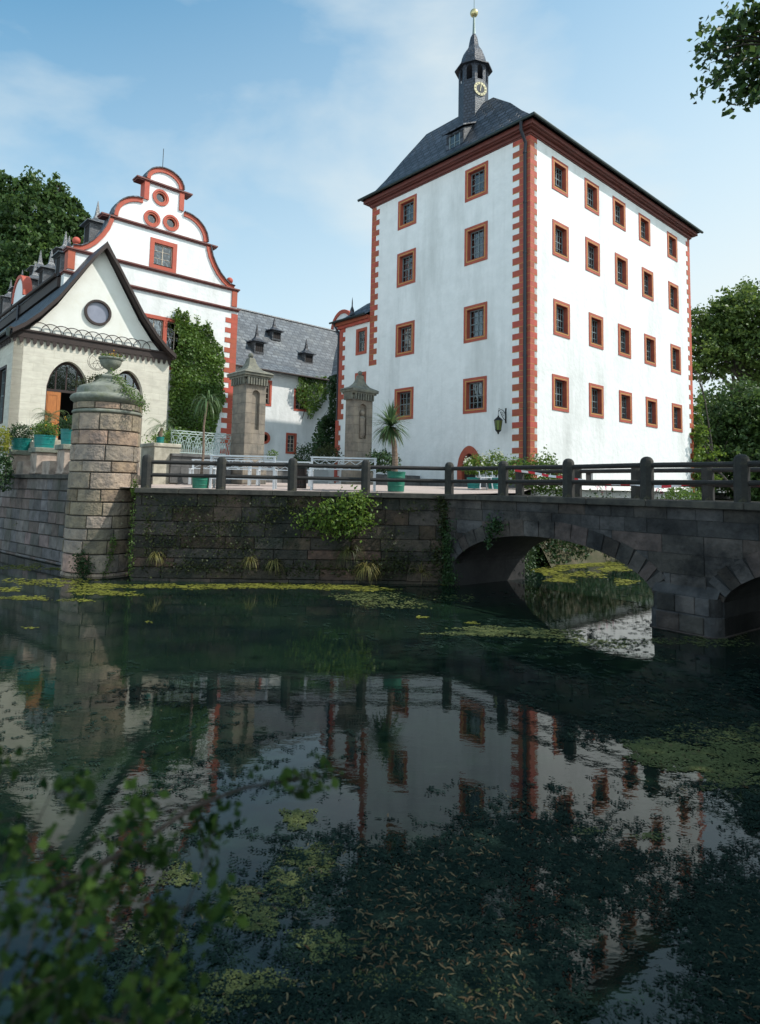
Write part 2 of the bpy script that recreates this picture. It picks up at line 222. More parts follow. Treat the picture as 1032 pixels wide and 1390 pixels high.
# ---------------------------------------------------------------- mesh builder
def mesh_from(name, V, Fc, mats, mi=None, tint=None, smooth=False, uv=True):
    me = bpy.data.meshes.new(name); me.from_pydata([tuple(v) for v in V], [], Fc)
    for m in mats: me.materials.append(m)
    if mi: me.polygons.foreach_set('material_index', mi)
    if tint is not None:
        a = me.attributes.new('tint', 'FLOAT', 'FACE'); a.data.foreach_set('value', tint)
    if smooth:
        me.polygons.foreach_set('use_smooth', [True] * len(me.polygons))
        if hasattr(me, 'set_sharp_from_angle'): me.set_sharp_from_angle(angle=R(40))
    if uv:
        ul = me.uv_layers.new(name='UVMap'); d = np.zeros(len(me.loops) * 2); vs = me.vertices
        for p in me.polygons:
            n = p.normal
            if abs(n.z) > 0.97: u = Vector((1, 0, 0)); v = Vector((0, 1, 0))
            else:
                u = Vector((-n.y, n.x, 0)).normalized(); v = n.cross(u)
            for li in p.loop_indices:
                c = vs[me.loops[li].vertex_index].co; d[2 * li] = c.dot(u); d[2 * li + 1] = c.dot(v)
        ul.data.foreach_set('uv', d)
    me.update(); return me
ORG = {}
class MB:
    def __init__(s): s.v = []; s.f = []; s.m = []; s.t = []; s.X = Matrix(); s.mat = 0; s.tn = None
    def add(s, V, Fc, mat=None, t=None):
        o = len(s.v); s.v += [s.X @ Vector(p) for p in V]
        tv = t if t is not None else (s.tn if s.tn is not None else random.random())
        for f in Fc: s.f.append([i + o for i in f]); s.m.append(s.mat if mat is None else mat); s.t.append(tv)
        return s
    def box(s, x0, x1, y0, y1, z0, z1, mat=None, t=None):
        if x0 > x1: x0, x1 = x1, x0
        if y0 > y1: y0, y1 = y1, y0
        V = [(x0, y0, z0), (x1, y0, z0), (x1, y1, z0), (x0, y1, z0), (x0, y0, z1), (x1, y0, z1), (x1, y1, z1), (x0, y1, z1)]
        return s.add(V, [(0, 3, 2, 1), (4, 5, 6, 7), (0, 1, 5, 4), (1, 2, 6, 5), (2, 3, 7, 6), (3, 0, 4, 7)], mat, t)
    def cbox(s, x0, x1, y0, y1, z0, z1, c=0.01, mat=None, t=None):   # box with chamfered edges
        V = []; Fc = []
        xs = (x0, x1); ys = (y0, y1); zs = (z0, z1)
        idx = {}
        for i in (0, 1):
            for j in (0, 1):
                for k in (0, 1):
                    sx_, sy_, sz_ = (1 - 2 * i) * c, (1 - 2 * j) * c, (1 - 2 * k) * c
                    for ax, p in enumerate(((xs[i], ys[j] + sy_, zs[k] + sz_), (xs[i] + sx_, ys[j], zs[k] + sz_), (xs[i] + sx_, ys[j] + sy_, zs[k]))):
                        idx[(i, j, k, ax)] = len(V); V.append(p)
        def q(keys):
            f = [idx[k_] for k_ in keys]
            a, b_, c_ = (Vector(V[f[0]]), Vector(V[f[1]]), Vector(V[f[2]])); n = (b_ - a).cross(c_ - b_)
            ctr = sum((Vector(V[i_]) for i_ in f), Vector()) / len(f) - Vector(((x0 + x1) / 2, (y0 + y1) / 2, (z0 + z1) / 2))
            Fc.append(f if n.dot(ctr) > 0 else f[::-1])
        for i in (0, 1): q([(i, 0, 0, 0), (i, 1, 0, 0), (i, 1, 1, 0), (i, 0, 1, 0)]); q([(0, i, 0, 1), (1, i, 0, 1), (1, i, 1, 1), (0, i, 1, 1)]); q([(0, 0, i, 2), (1, 0, i, 2), (1, 1, i, 2), (0, 1, i, 2)])
        for i in (0, 1):
            for j in (0, 1):
                q([(i, j, 0, 0), (i, j, 1, 0), (i, j, 1, 1), (i, j, 0, 1)]); q([(i, 0, j, 0), (i, 1, j, 0), (i, 1, j, 2), (i, 0, j, 2)]); q([(0, i, j, 1), (1, i, j, 1), (1, i, j, 2), (0, i, j, 2)])
                for k in (0, 1): q([(i, j, k, 0), (i, j, k, 1), (i, j, k, 2)])
        return s.add(V, Fc, mat, t)
    def prism(s, P, y0, y1, mat=None, holes=(), t=None, sides=True):   # polygon P in (x,z), extruded along y from y0 (front) to y1
        loops = [list(P)] + [list(h) for h in holes]
        fl = [p for l in loops for p in l]; n = len(fl)
        tris = tessellate_polygon([[Vector((p[0], p[1], 0)) for p in l] for l in loops])
        V = [(p[0], y0, p[1]) for p in fl] + [(p[0], y1, p[1]) for p in fl]; Fc = []
        for a, b, c in tris:
            ar = (fl[b][0] - fl[a][0]) * (fl[c][1] - fl[a][1]) - (fl[c][0] - fl[a][0]) * (fl[b][1] - fl[a][1])
            if ar < 0: a, c = c, a
            Fc.append((a, b, c)); Fc.append((c + n, b + n, a + n))
        o = 0
        for li, l in enumerate(loops):
            k = len(l); area = sum(l[i][0] * l[(i + 1) % k][1] - l[(i + 1) % k][0] * l[i][1] for i in range(k))
            flip = (area < 0) != (li > 0)
            if sides:
                for i in range(k):
                    a, b = o + i, o + (i + 1) % k
                    Fc.append((a, a + n, b + n, b) if not flip else (b, b + n, a + n, a))
            o += k
        return s.add(V, Fc, mat, t)
    def tube(s, pts, r, seg=8, mat=None, t=None, cap=True):
        pts = [Vector(p) for p in pts]; n = len(pts); rr = r if isinstance(r, (list, tuple)) else [r] * n; V = []; Fc = []
        for i, p in enumerate(pts):
            d = (pts[min(i + 1, n - 1)] - pts[max(i - 1, 0)]).normalized()
            u = d.cross(Vector((0, 0, 1)) if abs(d.z) < 0.95 else Vector((1, 0, 0))).normalized(); v = d.cross(u)
            for k in range(seg):
                an = 2 * math.pi * k / seg; V.append(p + (u * math.cos(an) + v * math.sin(an)) * rr[i])
        for i in range(n - 1):
            for k in range(seg):
                a = i * seg + k; b = i * seg + (k + 1) % seg; Fc.append((a, a + seg, b + seg, b))
        if cap: Fc.append(tuple(range(seg))); Fc.append(tuple(range((n - 1) * seg, n * seg))[::-1])
        return s.add(V, Fc, mat, t)
    def lathe(s, prof, seg=24, c=(0, 0), mat=None, ph=0.0, t=None, cap=True):
        V = []; Fc = []; n = len(prof)
        for r, z in prof:
            for k in range(seg):
                an = 2 * math.pi * k / seg + ph; V.append((c[0] + r * math.cos(an), c[1] + r * math.sin(an), z))
        for i in range(n - 1):
            for k in range(seg):
                a = i * seg + k; b = i * seg + (k + 1) % seg; Fc.append((a, b, b + seg, a + seg))
        if cap: Fc.append(tuple(range(seg))[::-1]); Fc.append(tuple(range((n - 1) * seg, n * seg)))
        return s.add(V, Fc, mat, t)
    def sphere(s, c, r, seg=12, mat=None, sz=1.0):
        pr = [(max(0.001, r * math.sin(math.pi * i / seg)), c[2] - r * sz * math.cos(math.pi * i / seg)) for i in range(seg + 1)]
        return s.lathe(pr, seg * 2, (c[0], c[1]), mat)
    def build(s, name, mats, parent=None, org=None, smooth=False, castle=True, label=None, cat=None, group=None, kind=None, uv=True):
        # vertices are in castle (A,B,z) or world coordinates; the origin is taken off so the object sits at its base
        o_ = ORG[parent.name] if parent is not None and parent.name in ORG else (Vector(org) if org is not None else Vector())
        V = [p - o_ for p in s.v]
        me = mesh_from(name, V, s.f, [M[k] for k in ([mats] if isinstance(mats, str) else mats)], s.m, s.t, smooth, uv)
        return link(name, me, parent, o_, castle, label, cat, group, kind)
def link(name, me, parent=None, o_=Vector(), castle=True, label=None, cat=None, group=None, kind=None):
    ob = bpy.data.objects.new(name, me); sc.collection.objects.link(ob)
    if parent is not None: ob.parent = parent; ORG[ob.name] = o_
    else:
        ob.location = W(*o_) if castle else o_
        if castle: ob.rotation_euler.z = TH
    tag(ob, label, cat, group, kind); return ob
def tag(o, label=None, cat=None, group=None, kind=None):
    if label: o['label'] = label
    if cat: o['category'] = cat
    if group: o['group'] = group
    if kind: o['kind'] = kind
def thing(name, label, cat, org, castle=True, group=None, rot=None):
    o = bpy.data.objects.new(name, None); sc.collection.objects.link(o); o.empty_display_size = 0.3
    o.location = W(*org) if castle else Vector(org); o.rotation_euler.z = TH if castle else (rot or 0)
    ORG[o.name] = Vector(org) if rot is None else Vector()
    tag(o, label, cat, group); return o
def copy_tree(o, parent=None, loc=None, rot=None):
    c = o.copy(); sc.collection.objects.link(c); c.parent = parent
    if loc is not None: c.location = loc
    if rot is not None: c.rotation_euler.z = rot
    for ch in list(o.children): copy_tree(ch, c)
    return c
def leaf_arrays(P, size, aspect=1.7, fold=0.15, nrm=None, spread=1.0, rg=rng):
    P = np.asarray(P, float); n = len(P); t = rg.normal(size=(n, 3)); t /= np.linalg.norm(t, axis=1)[:, None]
    nn = rg.normal(size=(n, 3)) * spread
    if nrm is not None: nn += np.asarray(nrm)
    s = np.cross(nn, t); s /= np.linalg.norm(s, axis=1)[:, None] + 1e-9; nn = np.cross(t, s)
    L = (size * rg.uniform(0.6, 1.25, n))[:, None]; Wd = L / aspect
    V = np.stack([P - t * L / 2, P + s * Wd / 2 + nn * L * fold, P + t * L / 2, P - s * Wd / 2 + nn * L * fold], 1).reshape(-1, 3)
    return V
def quads(name, V, mats, parent=None, org=(0, 0, 0), castle=False, label=None, cat=None, group=None, kind=None, tint=None, matidx=None, k=4):
    # fast path: V is (N*k,3) in the frame's absolute coordinates
    o_ = ORG[parent.name] if parent is not None and parent.name in ORG else Vector(org)
    n = len(V) // k; me = bpy.data.meshes.new(name); me.vertices.add(n * k); me.vertices.foreach_set('co', (V - np.array(o_)).astype(np.float32).ravel())
    me.loops.add(n * k); me.loops.foreach_set('vertex_index', np.arange(n * k, dtype=np.int32)); me.polygons.add(n); me.polygons.foreach_set('loop_start', np.arange(n, dtype=np.int32) * k)
    for m in ([mats] if isinstance(mats, str) else mats): me.materials.append(M[m])
    me.update(calc_edges=True)
    if matidx is not None: me.polygons.foreach_set('material_index', np.asarray(matidx, dtype=np.int32))
    a = me.attributes.new('tint', 'FLOAT', 'FACE'); a.data.foreach_set('value', (rng.random(n) if tint is None else np.clip(tint, 0, 1)).astype(np.float32))
    return link(name, me, parent, o_, castle, label, cat, group, kind)
def arch(x, w_, z0, zs, top, n=8, pointed=True):      # arch outline, counter-clockwise
    h = w_ / 2; P = [(x - h, z0), (x + h, z0), (x + h, zs)]
    rr = top - zs
    for i in range(1, 2 * n):
        a = i / (2 * n)
        if pointed: u = 1 - 2 * a; zz = zs + rr * (1 - abs(u) ** 1.9) ** 0.62
        else: u = math.cos(math.pi * a); zz = zs + rr * math.sin(math.pi * a)
        P.append((x + h * u, zz))
    P.append((x - h, zs)); return P
def circle(x, z, r, n=28): return [(x + r * math.cos(2 * math.pi * i / n), z + r * math.sin(2 * math.pi * i / n)) for i in range(n)]
def rect(x0, x1, z0, z1): return [(x0, z0), (x1, z0), (x1, z1), (x0, z1)]
def faceA(A, B): return Matrix.Translation((A, B, 0)) @ Matrix.Rotation(-math.pi / 2, 4, 'Z')   # local x -> -b, y -> +a (front looks to -a)
def faceB(A, B): return Matrix.Translation((A, B, 0))                                          # local x -> +a, y -> +b (front looks to -b)
RA = -math.pi / 2

def blocks(mb, fn, u0, u1, v0, v1, ch, ln, gap=0.012, bev=0.018, nseg=1, jit=0.012, lighter=None):
    v = v0
    while v < v1 - 0.02:
        h = min(random.uniform(*ch), v1 - v)
        if v1 - v - h < ch[0] * 0.5: h = v1 - v
        u = u0 - random.uniform(0, ln[0])
        while u < u1:
            l = random.uniform(*ln); a = max(u, u0) + gap / 2; b = min(u + l, u1) - gap / 2; u += l
            if b - a < 0.05: continue
            d = random.uniform(0, jit); tn = random.random()
            if lighter: tn = min(1, max(0, tn * 0.8 + lighter(v)))
            lo, hi = v + gap / 2, v + h - gap / 2; w1 = [random.uniform(-0.014, 0.014) for _ in range(4)]
            ns = max(1, int(nseg * (b - a))); V = []; Fc = []
            us = [a] + [a + bev + (b - a - 2 * bev) * i / ns for i in range(ns + 1)] + [b]
            for i, uu in enumerate(us):
                e = (i == 0 or i == len(us) - 1)
                V += [fn(uu, lo, -0.02), fn(uu, lo + (0 if e else bev) + w1[0], (0 if e else 1) * (0.022 + d)), fn(uu, hi - (0 if e else bev) + w1[1], (0 if e else 1) * (0.022 + d)), fn(uu, hi, -0.02)]
            for i in range(len(us) - 1):
                k = i * 4
                for j in range(3): Fc.append((k + j, k + 4 + j, k + 5 + j, k + 1 + j))
            mb.add(V, Fc, None, tn)
        v += h

# ---------------------------------------------------------------- windows
def window_proto(w_, h, fr, parent, fine=True, lights=2, rows=4, frame='red', sash='sash', yellow=True, depth=0.17, curtain=None, sill=True, arched=False, mull=0.0):
    mb = MB(); iw, ih = w_ / 2 - fr, h - 2 * fr
    mb.prism(rect(-w_ / 2, w_ / 2, 0, h), -0.03, depth, 0, [rect(-iw, iw, fr, h - fr)[::-1]], t=0.5)
    if yellow:
        a, b = fr * 0.36, fr * 0.20
        mb.prism(rect(-iw - a, iw + a, fr - a, h - fr + a), -0.035, -0.02, 1, [rect(-iw - b, iw + b, fr - b, h - fr + b)[::-1]], t=0.5)
    if mull: mb.box(-mull / 2, mull / 2, -0.02, depth, fr, h - fr, 0, 0.5)
    fo = mb.build('window', [frame, 'yellow'], parent); ORG[fo.name] = Vector()
    # undo the parent's origin shift: protos are built around zero
    me = fo.data; off = ORG.get(parent.name, Vector()) if parent else Vector()
    for v_ in me.vertices: v_.co += off
    sb = MB(); y0, y1 = depth - 0.06, depth - 0.01
    spans = [(-iw, iw)] if not mull else [(-iw, -mull / 2), (mull / 2, iw)]
    for (a, b) in spans:
        sb.prism(rect(a, b, fr, h - fr), y0, y1, 0, [rect(a + 0.045, b - 0.045, fr + 0.05, h - fr - 0.045)[::-1]])
        for i in range(1, lights):
            x = a + (b - a) * i / lights; sb.box(x - 0.022, x + 0.022, y0 + 0.002, y1 - 0.002, fr + 0.05, h - fr - 0.045)
        for i in range(1, rows):
            z = fr + ih * i / rows; q = 0.022 if (i * 2 == rows) else 0.011
            sb.box(a + 0.045, b - 0.045, y0 + 0.006, y1 - 0.006, z - q, z + q)
        for i in range(lights if fine else 0):
            x = a + (b - a) * (i + 0.5) / lights
            sb.box(x - 0.009, x + 0.009, y0 + 0.008, y1 - 0.008, fr + 0.05, h - fr - 0.045)
    sb.build('sash', sash, fo)
    pb = MB(); pb.box(-iw + 0.02, iw - 0.02, depth - 0.03, depth - 0.022, fr + 0.02, h - fr - 0.02); pb.build('pane', 'glass', fo)
    if sill:
        s2 = MB(); s2.box(-iw, iw, -0.045, depth - 0.06, fr - 0.005, fr + 0.022); s2.build('sill', 'iron', fo)
    if curtain:
        cb = MB(); n = 26; V = []; top, bot = curtain
        for i in range(n + 1):
            x = -iw + 2 * iw * i / n; y = depth + 0.10 + 0.022 * math.sin(i * 1.9)
            V += [(x, y, fr + ih * bot), (x, y, fr + ih * top)]
        cb.add(V, [(2 * i, 2 * i + 2, 2 * i + 3, 2 * i + 1) for i in range(n)]); cb.build('curtain', 'curtain', fo)
    return fo
def put(proto, parent, castle_pt, face):
    return copy_tree(proto, parent, Vector(castle_pt) - ORG[parent.name], RA if face == 'A' else 0.0)
def quoins(mb, A, B, z0, z1, h, t1=(0.93, 0.57), t2=(0.5, 0.3), sideA=1, sideB=1, thick=0.02, gap=0.02, start=0):
    # corner blocks; t1: widths on the -a face (along b, towards sideA), t2: widths on the -b face (along a, towards sideB)
    i = start; z = z0
    while z < z1 - 0.05:
        zt = min(z + h * random.uniform(0.9, 1.1), z1); tn = random.random(); g = gap / 2
        if t1:
            wa = t1[i % 2]; ya, yb = (B - (thick if t2 else 0), B + wa) if sideA == 1 else (B - wa, B + (thick if t2 else 0))
            mb.box(A - thick, A, ya, yb, z + g, zt - g, 0, tn)
            if g > 0.001: mb.box(A - thick + 0.005, A, ya + 0.005, yb + 0.012, z - g, z + g, 1)
        if t2:
            wb = t2[i % 2]; xa, xb = (A, A + wb) if sideB == 1 else (A - wb, A)
            mb.box(xa, xb, B - thick, B, z + g, zt - g, 0, tn)
            if g > 0.001: mb.box(xa - (0.012 if sideB == -1 else 0), xb + (0.012 if sideB == 1 else 0), B - thick + 0.005, B, z - g, z + g, 1)
        z = zt; i += 1
def place(proto, parent, pts, face, rows=None):
    for k, p in enumerate(pts):
        if k == 0: proto.location = Vector(p) - ORG[parent.name]; proto.rotation_euler.z = RA if face == 'A' else 0.0
        else: put(proto, parent, p, face)

# ================================================================ SETTING
def court_h(x, y):                                    # the courtyard rises gently towards the castle
    t = min(1, max(0, (y - 20.3) / 7.0)); return 2.80 + 0.32 * t
EB = Vector((0.61, -0.7924, 0)); NB = Vector((0.7924, 0.61, 0)); C0 = Vector((2.1, 20.25, 0))     # bridge: along, away, start
def BR(s_, d_, z=0.0): return C0 + EB * s_ + NB * d_ + Vector((0, 0, z))
bank_pts = [(-7.3, 19.95), (2.2, 20.6), tuple(BR(0.1, 3.4))[:2], tuple(W(22.4, 15.3))[:2], tuple(W(40.2, 15.1))[:2], tuple(W(70, 15.0))[:2]]
def platform():
    P = [Vector((*p, 0)) for p in bank_pts] + [Vector((90, 200, 0)), Vector((-120, 200, 0)), Vector((-60, 62, 0)), W(6.6, 31), Vector((-11.2, 23.2, 0)), Vector((-9.5, 21.2, 0))]
    fl = [(p.x, p.y) for p in P]
    mb = MB(); tri = tessellate_polygon([[Vector((a, b, 0)) for a, b in fl]]); n = len(fl)
    V = [(a, b, court_h(a, b)) for a, b in fl]; Fc = [t if (Vector(V[t[1]]) - Vector(V[t[0]])).cross(Vector(V[t[2]]) - Vector(V[t[0]])).z > 0 else t[::-1] for t in tri]
    return V, Fc
# courtyard as a fine grid clipped by simple tests (ground height follows court_h)
def inside(x, y, poly):
    c = False; n = len(poly); j = n - 1
    for i in range(n):
        xi, yi = poly[i]; xj, yj = poly[j]
        if (yi > y) != (yj > y) and x < (xj - xi) * (y - yi) / (yj - yi) + xi: c = not c
        j = i
    return c
V, Fc = platform(); me = mesh_from('ground', V, Fc, [M['court']]); link('courtyard_ground', me, None, Vector(), False, kind='structure')
mb = MB(); mb.add([(-150, 60, 2.9), (-16, 52, 2.9), (40, 62, 2.6), (200, 62, 2.6), (300, 900, 4), (-400, 900, 4)], [(0, 1, 2, 3, 4, 5)])
mb.build('meadow_ground', 'grass', castle=False, kind='structure')
# earth bank below the castle tower's sunny front, sloping into the moat
mb = MB(); random.seed(3); V = []; n = 60
for i in range(n + 1):
    A = 22.0 + i * 0.9; wv = 0.25 * math.sin(i * 1.3) + 0.15 * math.sin(i * 2.7)
    for (dB, z) in ((15.9, 2.75), (15.45, 2.45), (15.0 + wv * 0.5, 1.3), (14.35 + wv, 0.25), (14.0 + wv, -0.3)): V.append((A, dB, z))
mb.add(V, [(i * 5 + j, i * 5 + j + 1, i * 5 + j + 6, i * 5 + j + 5) for i in range(n) for j in range(4)])
mb.build('earth_bank', 'earth', kind='structure')
# ground the bridge lands on, to the right of the picture, and the bank the camera stands on
mb = MB(); P = [tuple(BR(14.8, -8)), tuple(BR(14.8, 30)), (80, 40, 0), (80, -30, 0), (14, -30, 0), (6, -4, 0)]
mb.add([(p[0], p[1], 2.6) for p in P] + [(p[0], p[1], -0.6) for p in P], [(5, 4, 3, 2, 1, 0)] + [((i + 1) % 6, i, i + 6, (i + 1) % 6 + 6) for i in range(6)]); mb.build('bridge_landing_ground', 'grass', castle=False, kind='structure')
mb = MB(); V = []
for i in range(41):
    x = -14 + i * 0.7; e = 0.15 * math.sin(i * 1.1)
    V += [(x, 1.4 + e, -0.5), (x, 0.8 + e, 0.3), (x, 0.2, 0.9), (x, -0.8, 1.35), (x, -14, 1.6)]
mb.add(V, [(i * 5 + j, i * 5 + j + 5, i * 5 + j + 6, i * 5 + j + 1) for i in range(40) for j in range(4)]); mb.build('near_bank_ground', 'grass', castle=False, kind='structure')
# moat water
m = bpy.data.materials.new('moat_water'); m.use_nodes = True; t = m.node_tree; N = t.nodes.new; L = t.links.new; p = t.nodes['Principled BSDF']
p.inputs['Roughness'].default_value = 0.015; p.inputs['IOR'].default_value = 1.38
co = N('ShaderNodeTexCoord'); a_ = N('ShaderNodeTexNoise'); a_.inputs['Scale'].default_value = 0.35; a_.inputs['Detail'].default_value = 9; a_.inputs['Roughness'].default_value = 0.7; L(co.outputs['Object'], a_.inputs['Vector'])
r = N('ShaderNodeValToRGB'); r.color_ramp.elements[0].position = 0.4; r.color_ramp.elements[1].position = 0.75; r.color_ramp.elements[0].color = (0.003, 0.008, 0.008, 1); r.color_ramp.elements[1].color = (0.011, 0.026, 0.012, 1)
L(a_.outputs['Fac'], r.inputs[0]); L(r.outputs[0], p.inputs['Base Color'])
mpp = N('ShaderNodeMapping'); mpp.inputs['Scale'].default_value = (1, 1.6, 1); L(co.outputs['Object'], mpp.inputs[0])
b1 = N('ShaderNodeTexNoise'); b1.inputs['Scale'].default_value = 5.5; b1.inputs['Detail'].default_value = 3; L(mpp.outputs[0], b1.inputs['Vector'])
b2 = N('ShaderNodeTexNoise'); b2.inputs['Scale'].default_value = 0.5; L(co.outputs['Object'], b2.inputs['Vector'])
mm = N('ShaderNodeMath'); mm.operation = 'MULTIPLY'; L(b1.outputs['Fac'], mm.inputs[0]); L(b2.outputs['Fac'], mm.inputs[1])
bp = N('ShaderNodeBump'); bp.inputs['Strength'].default_value = 0.15; bp.inputs['Distance'].default_value = 0.012; L(mm.outputs[0], bp.inputs['Height']); L(bp.outputs[0], p.inputs['Normal'])
M['water'] = m
mb = MB(); mb.add([(-150, -6, 0), (150, -6, 0), (150, 90, 0), (-150, 90, 0)], [(0, 1, 2, 3)]); mb.build('moat_water', 'water', castle=False, kind='structure')

# ================================================================ CASTLE TOWER
A0, B0, A9, B9 = 22.84, 15.76, 39.87, 26.4
tw = thing('castle_tower', 'tall white castle tower with red corner stones and a clock turret on its roof', 'tower', (A0, B0, 3.0))
WL = [(z, h) for z, h in ((6.54, 1.67), (9.93, 1.77), (13.72, 1.86), (16.91, 1.62))]
colsL = (23.55, 18.81)
rowsR = [(6.62, 1.63, (25.2, 28.37, 31.33, 34.3, 37.58)), (10.08, 1.66, (25.32, 28.41, 31.31, 34.24, 37.55)), (13.79, 1.68, (25.26, 28.14, 31.07, 34.08, 37.42)), (16.93, 1.55, (25.23, 28.11, 30.9, 33.8, 37.38))]
WW = 1.40
mb = MB(); mb.X = faceA(A0, 0)
holes = [rect(-c - WW / 2 + .06, -c + WW / 2 - .06, z + .06, z + h - .06)[::-1] for z, h in WL for c in colsL]
door = arch(-19.11, 1.26, 3.0, 4.05, 4.94)
bo = [(-B9, 2.0), (-19.74, 2.0), (-19.74, 3.0)]
mb.prism([(-B9, 2.0), (-B0 - 0.0, 2.0), (-B0, 19.0), (-B9, 19.0)], 0, 0.5, 0, holes + [door[::-1]])
mb.X = faceB(0, B0)
holes = [rect(c - WW / 2 + .06, c + WW / 2 - .06, z + .06, z + h - .06)[::-1] for z, h, cs in rowsR for c in cs] + [rect(27.35, 28.0, 3.55, 3.95)[::-1]]
mb.prism([(A0 + 0.5, 1.2), (A9, 1.2), (A9, 19.0), (A0 + 0.5, 19.0)], 0, 0.5, 0, holes)
mb.X = Matrix(); mb.box(A0, A0 + .5, B0, B0 + 0.001, 2.0, 19.0); mb.box(A9 - .4, A9, B0 + .5, B9, 1.2, 19); mb.box(A0 + .5, A9 - .4, B9 - .4, B9, 2, 19)
mb.box(A0 + .5, A9 - .4, B0 + .5, B9 - .4, 18.9, 19.0, 0); mb.box(A0 + .5, A9 - .4, B0 + .5, B9 - .4, 2.0, 2.1, 0)
mb.build('wall', 'plaster', tw)
mb = MB(); mb.box(27.38, 27.98, B0 + .1, B0 + .14, 3.57, 3.93); mb.box(A0 + 2.0, A0 + 2.1, B0 + .6, B9 - .6, 2.2, 18.8); mb.box(A0 + 2.2, A9 - .6, B0 + 2.0, B0 + 2.1, 2.2, 18.8); mb.build('dark_room', 'dark', tw)
mb = MB(); mb.box(A0 - .05, A0, B0 - .05, B9, 2.6, 3.42); mb.build('plinth', 'plinth', tw)
random.seed(5)
mb = MB(); quoins(mb, A0, B0, 3.42, 18.83, 0.282); mb.build('quoins', ['red', 'yellow'], tw)
mb = MB(); quoins(mb, A0, B9, 9.75, 18.83, 0.30, t1=(0.62, 0.36), t2=None, sideA=-1); mb.build('quoins', ['red', 'yellow'], tw)
mb = MB(); quoins(mb, A9, B0, 2.2, 18.83, 0.30, t1=None, t2=(0.52, 0.28), sideB=-1); mb.build('quoins', ['redg', 'yellow'], tw)
mb = MB()
for o, z0, z1 in ((0.05, 18.84, 18.90), (0.11, 18.90, 19.04), (0.27, 19.04, 19.10), (0.38, 19.10, 19.30)):
    mb.box(A0 - o, A9 + o, B0 - o, B0 - o + 0.09 + o * .3, z0, z1); mb.box(A0 - o, A0 - o + 0.09 + o * .3, B0 - o + 0.09 + o * .3, B9 + o, z0, z1)
    mb.box(A9 + o - .1, A9 + o, B0 - o + 0.09 + o * .3, B9 + o, z0, z1); mb.box(A0 - o + .09 + o * .3, A9 + o - .1, B9 + o - .1, B9 + o, z0, z1)
mb.box(A0 - .02, A9 + .02, B0 - .02, B0 + .1, 18.84, 19.2); mb.box(A0 - .02, A0 + .1, B0 + .1, B9, 18.84, 19.2)
mb.build('cornice', 'maroon', tw)
def hiprings(rings, top=True):
    mb = MB()
    V = [p for r_ in rings for p in [(r_[0], r_[2], r_[4]), (r_[1], r_[2], r_[4]), (r_[1], r_[3], r_[4]), (r_[0], r_[3], r_[4])]]
    for i in range(len(rings) - 1):
        for k in range(4):
            a, b = i * 4 + k, i * 4 + (k + 1) % 4; mb.add([V[a], V[b], V[b + 4], V[a + 4]], [(0, 1, 2, 3)])
    n = len(V) - 4; mb.add(V[n:], [(0, 1, 2, 3)]); return mb
def ring(o, ob, z, on=None): on = ob if on is None else on; return (A0 + o, A9 - o, B0 + on, B9 - ob, z)
mb = hiprings([ring(-.50, -.50, 19.30), ring(-.50, -.50, 19.36), ring(0.05, 0.05, 19.85), ring(.55, .5, 20.6, .85), ring(1.25, 1.15, 21.8, 2.0), ring(2.2, 2.05, 23.35, 3.8), ring(5.2, 5.0, 24.2, 5.1)])
mb.build('roof', 'slate', tw)
mb = MB()
for pts in ([(A0 - .58, B9 + .6, 19.33), (A0 - .58, B0 - .58, 19.33), (A9 + .6, B0 - .58, 19.33)],): mb.tube(pts, 0.075, 8)
mb.build('gutter', 'gutter', tw)
mb = MB(); mb.tube([(A0 - .56, B0 + .10, 19.28), (A0 - .45, B0 + .18, 18.95), (A0 - .14, B0 + .15, 18.45), (A0 - .11, B0 + .20, 18.1), (A0 - .11, B0 + .20, 3.1)], 0.075, 8)
for z in np.arange(4.2, 18, 2.3): mb.tube([(A0 - .11, B0 + .20, z), (A0 - .11, B0 + .20, z + .06)], 0.095, 8)
mb.build('downpipe', 'pipe', tw)
def mk(wd, h, parent, **k): k['depth'] = .25; return window_proto(wd, h, 0.205, parent, **k)
for i, (z, h) in enumerate(WL):
    pl = mk(WW, h, tw, depth=0.2, sill=False, curtain=((0.95, 0.05) if i == 1 else (0.45, 0.0) if i == 0 else None))
    place(pl, tw, [(A0, c, z) for c in (colsL if i == 0 else colsL[::-1])][:1 if i in (0, 1) else 2], 'A')
    if i in (0, 1):
        p2 = mk(WW, h, tw, depth=0.2, sill=False); place(p2, tw, [(A0, (colsL[1] if i == 0 else colsL[0]), z)], 'A')
for i, (z, h, cs) in enumerate(rowsR):
    cc = [c for k, c in enumerate(cs) if (i, k) in ((3, 0), (2, 0), (1, 3), (0, 1), (1, 0))]; rest = [c for c in cs if c not in cc]
    if cc: place(mk(WW - .04, h, tw, curtain=(0.9, 0.35), depth=0.2), tw, [(c, B0, z) for c in cc], 'B')
    place(mk(WW - .04, h, tw, depth=0.2), tw, [(c, B0, z) for c in rest], 'B')
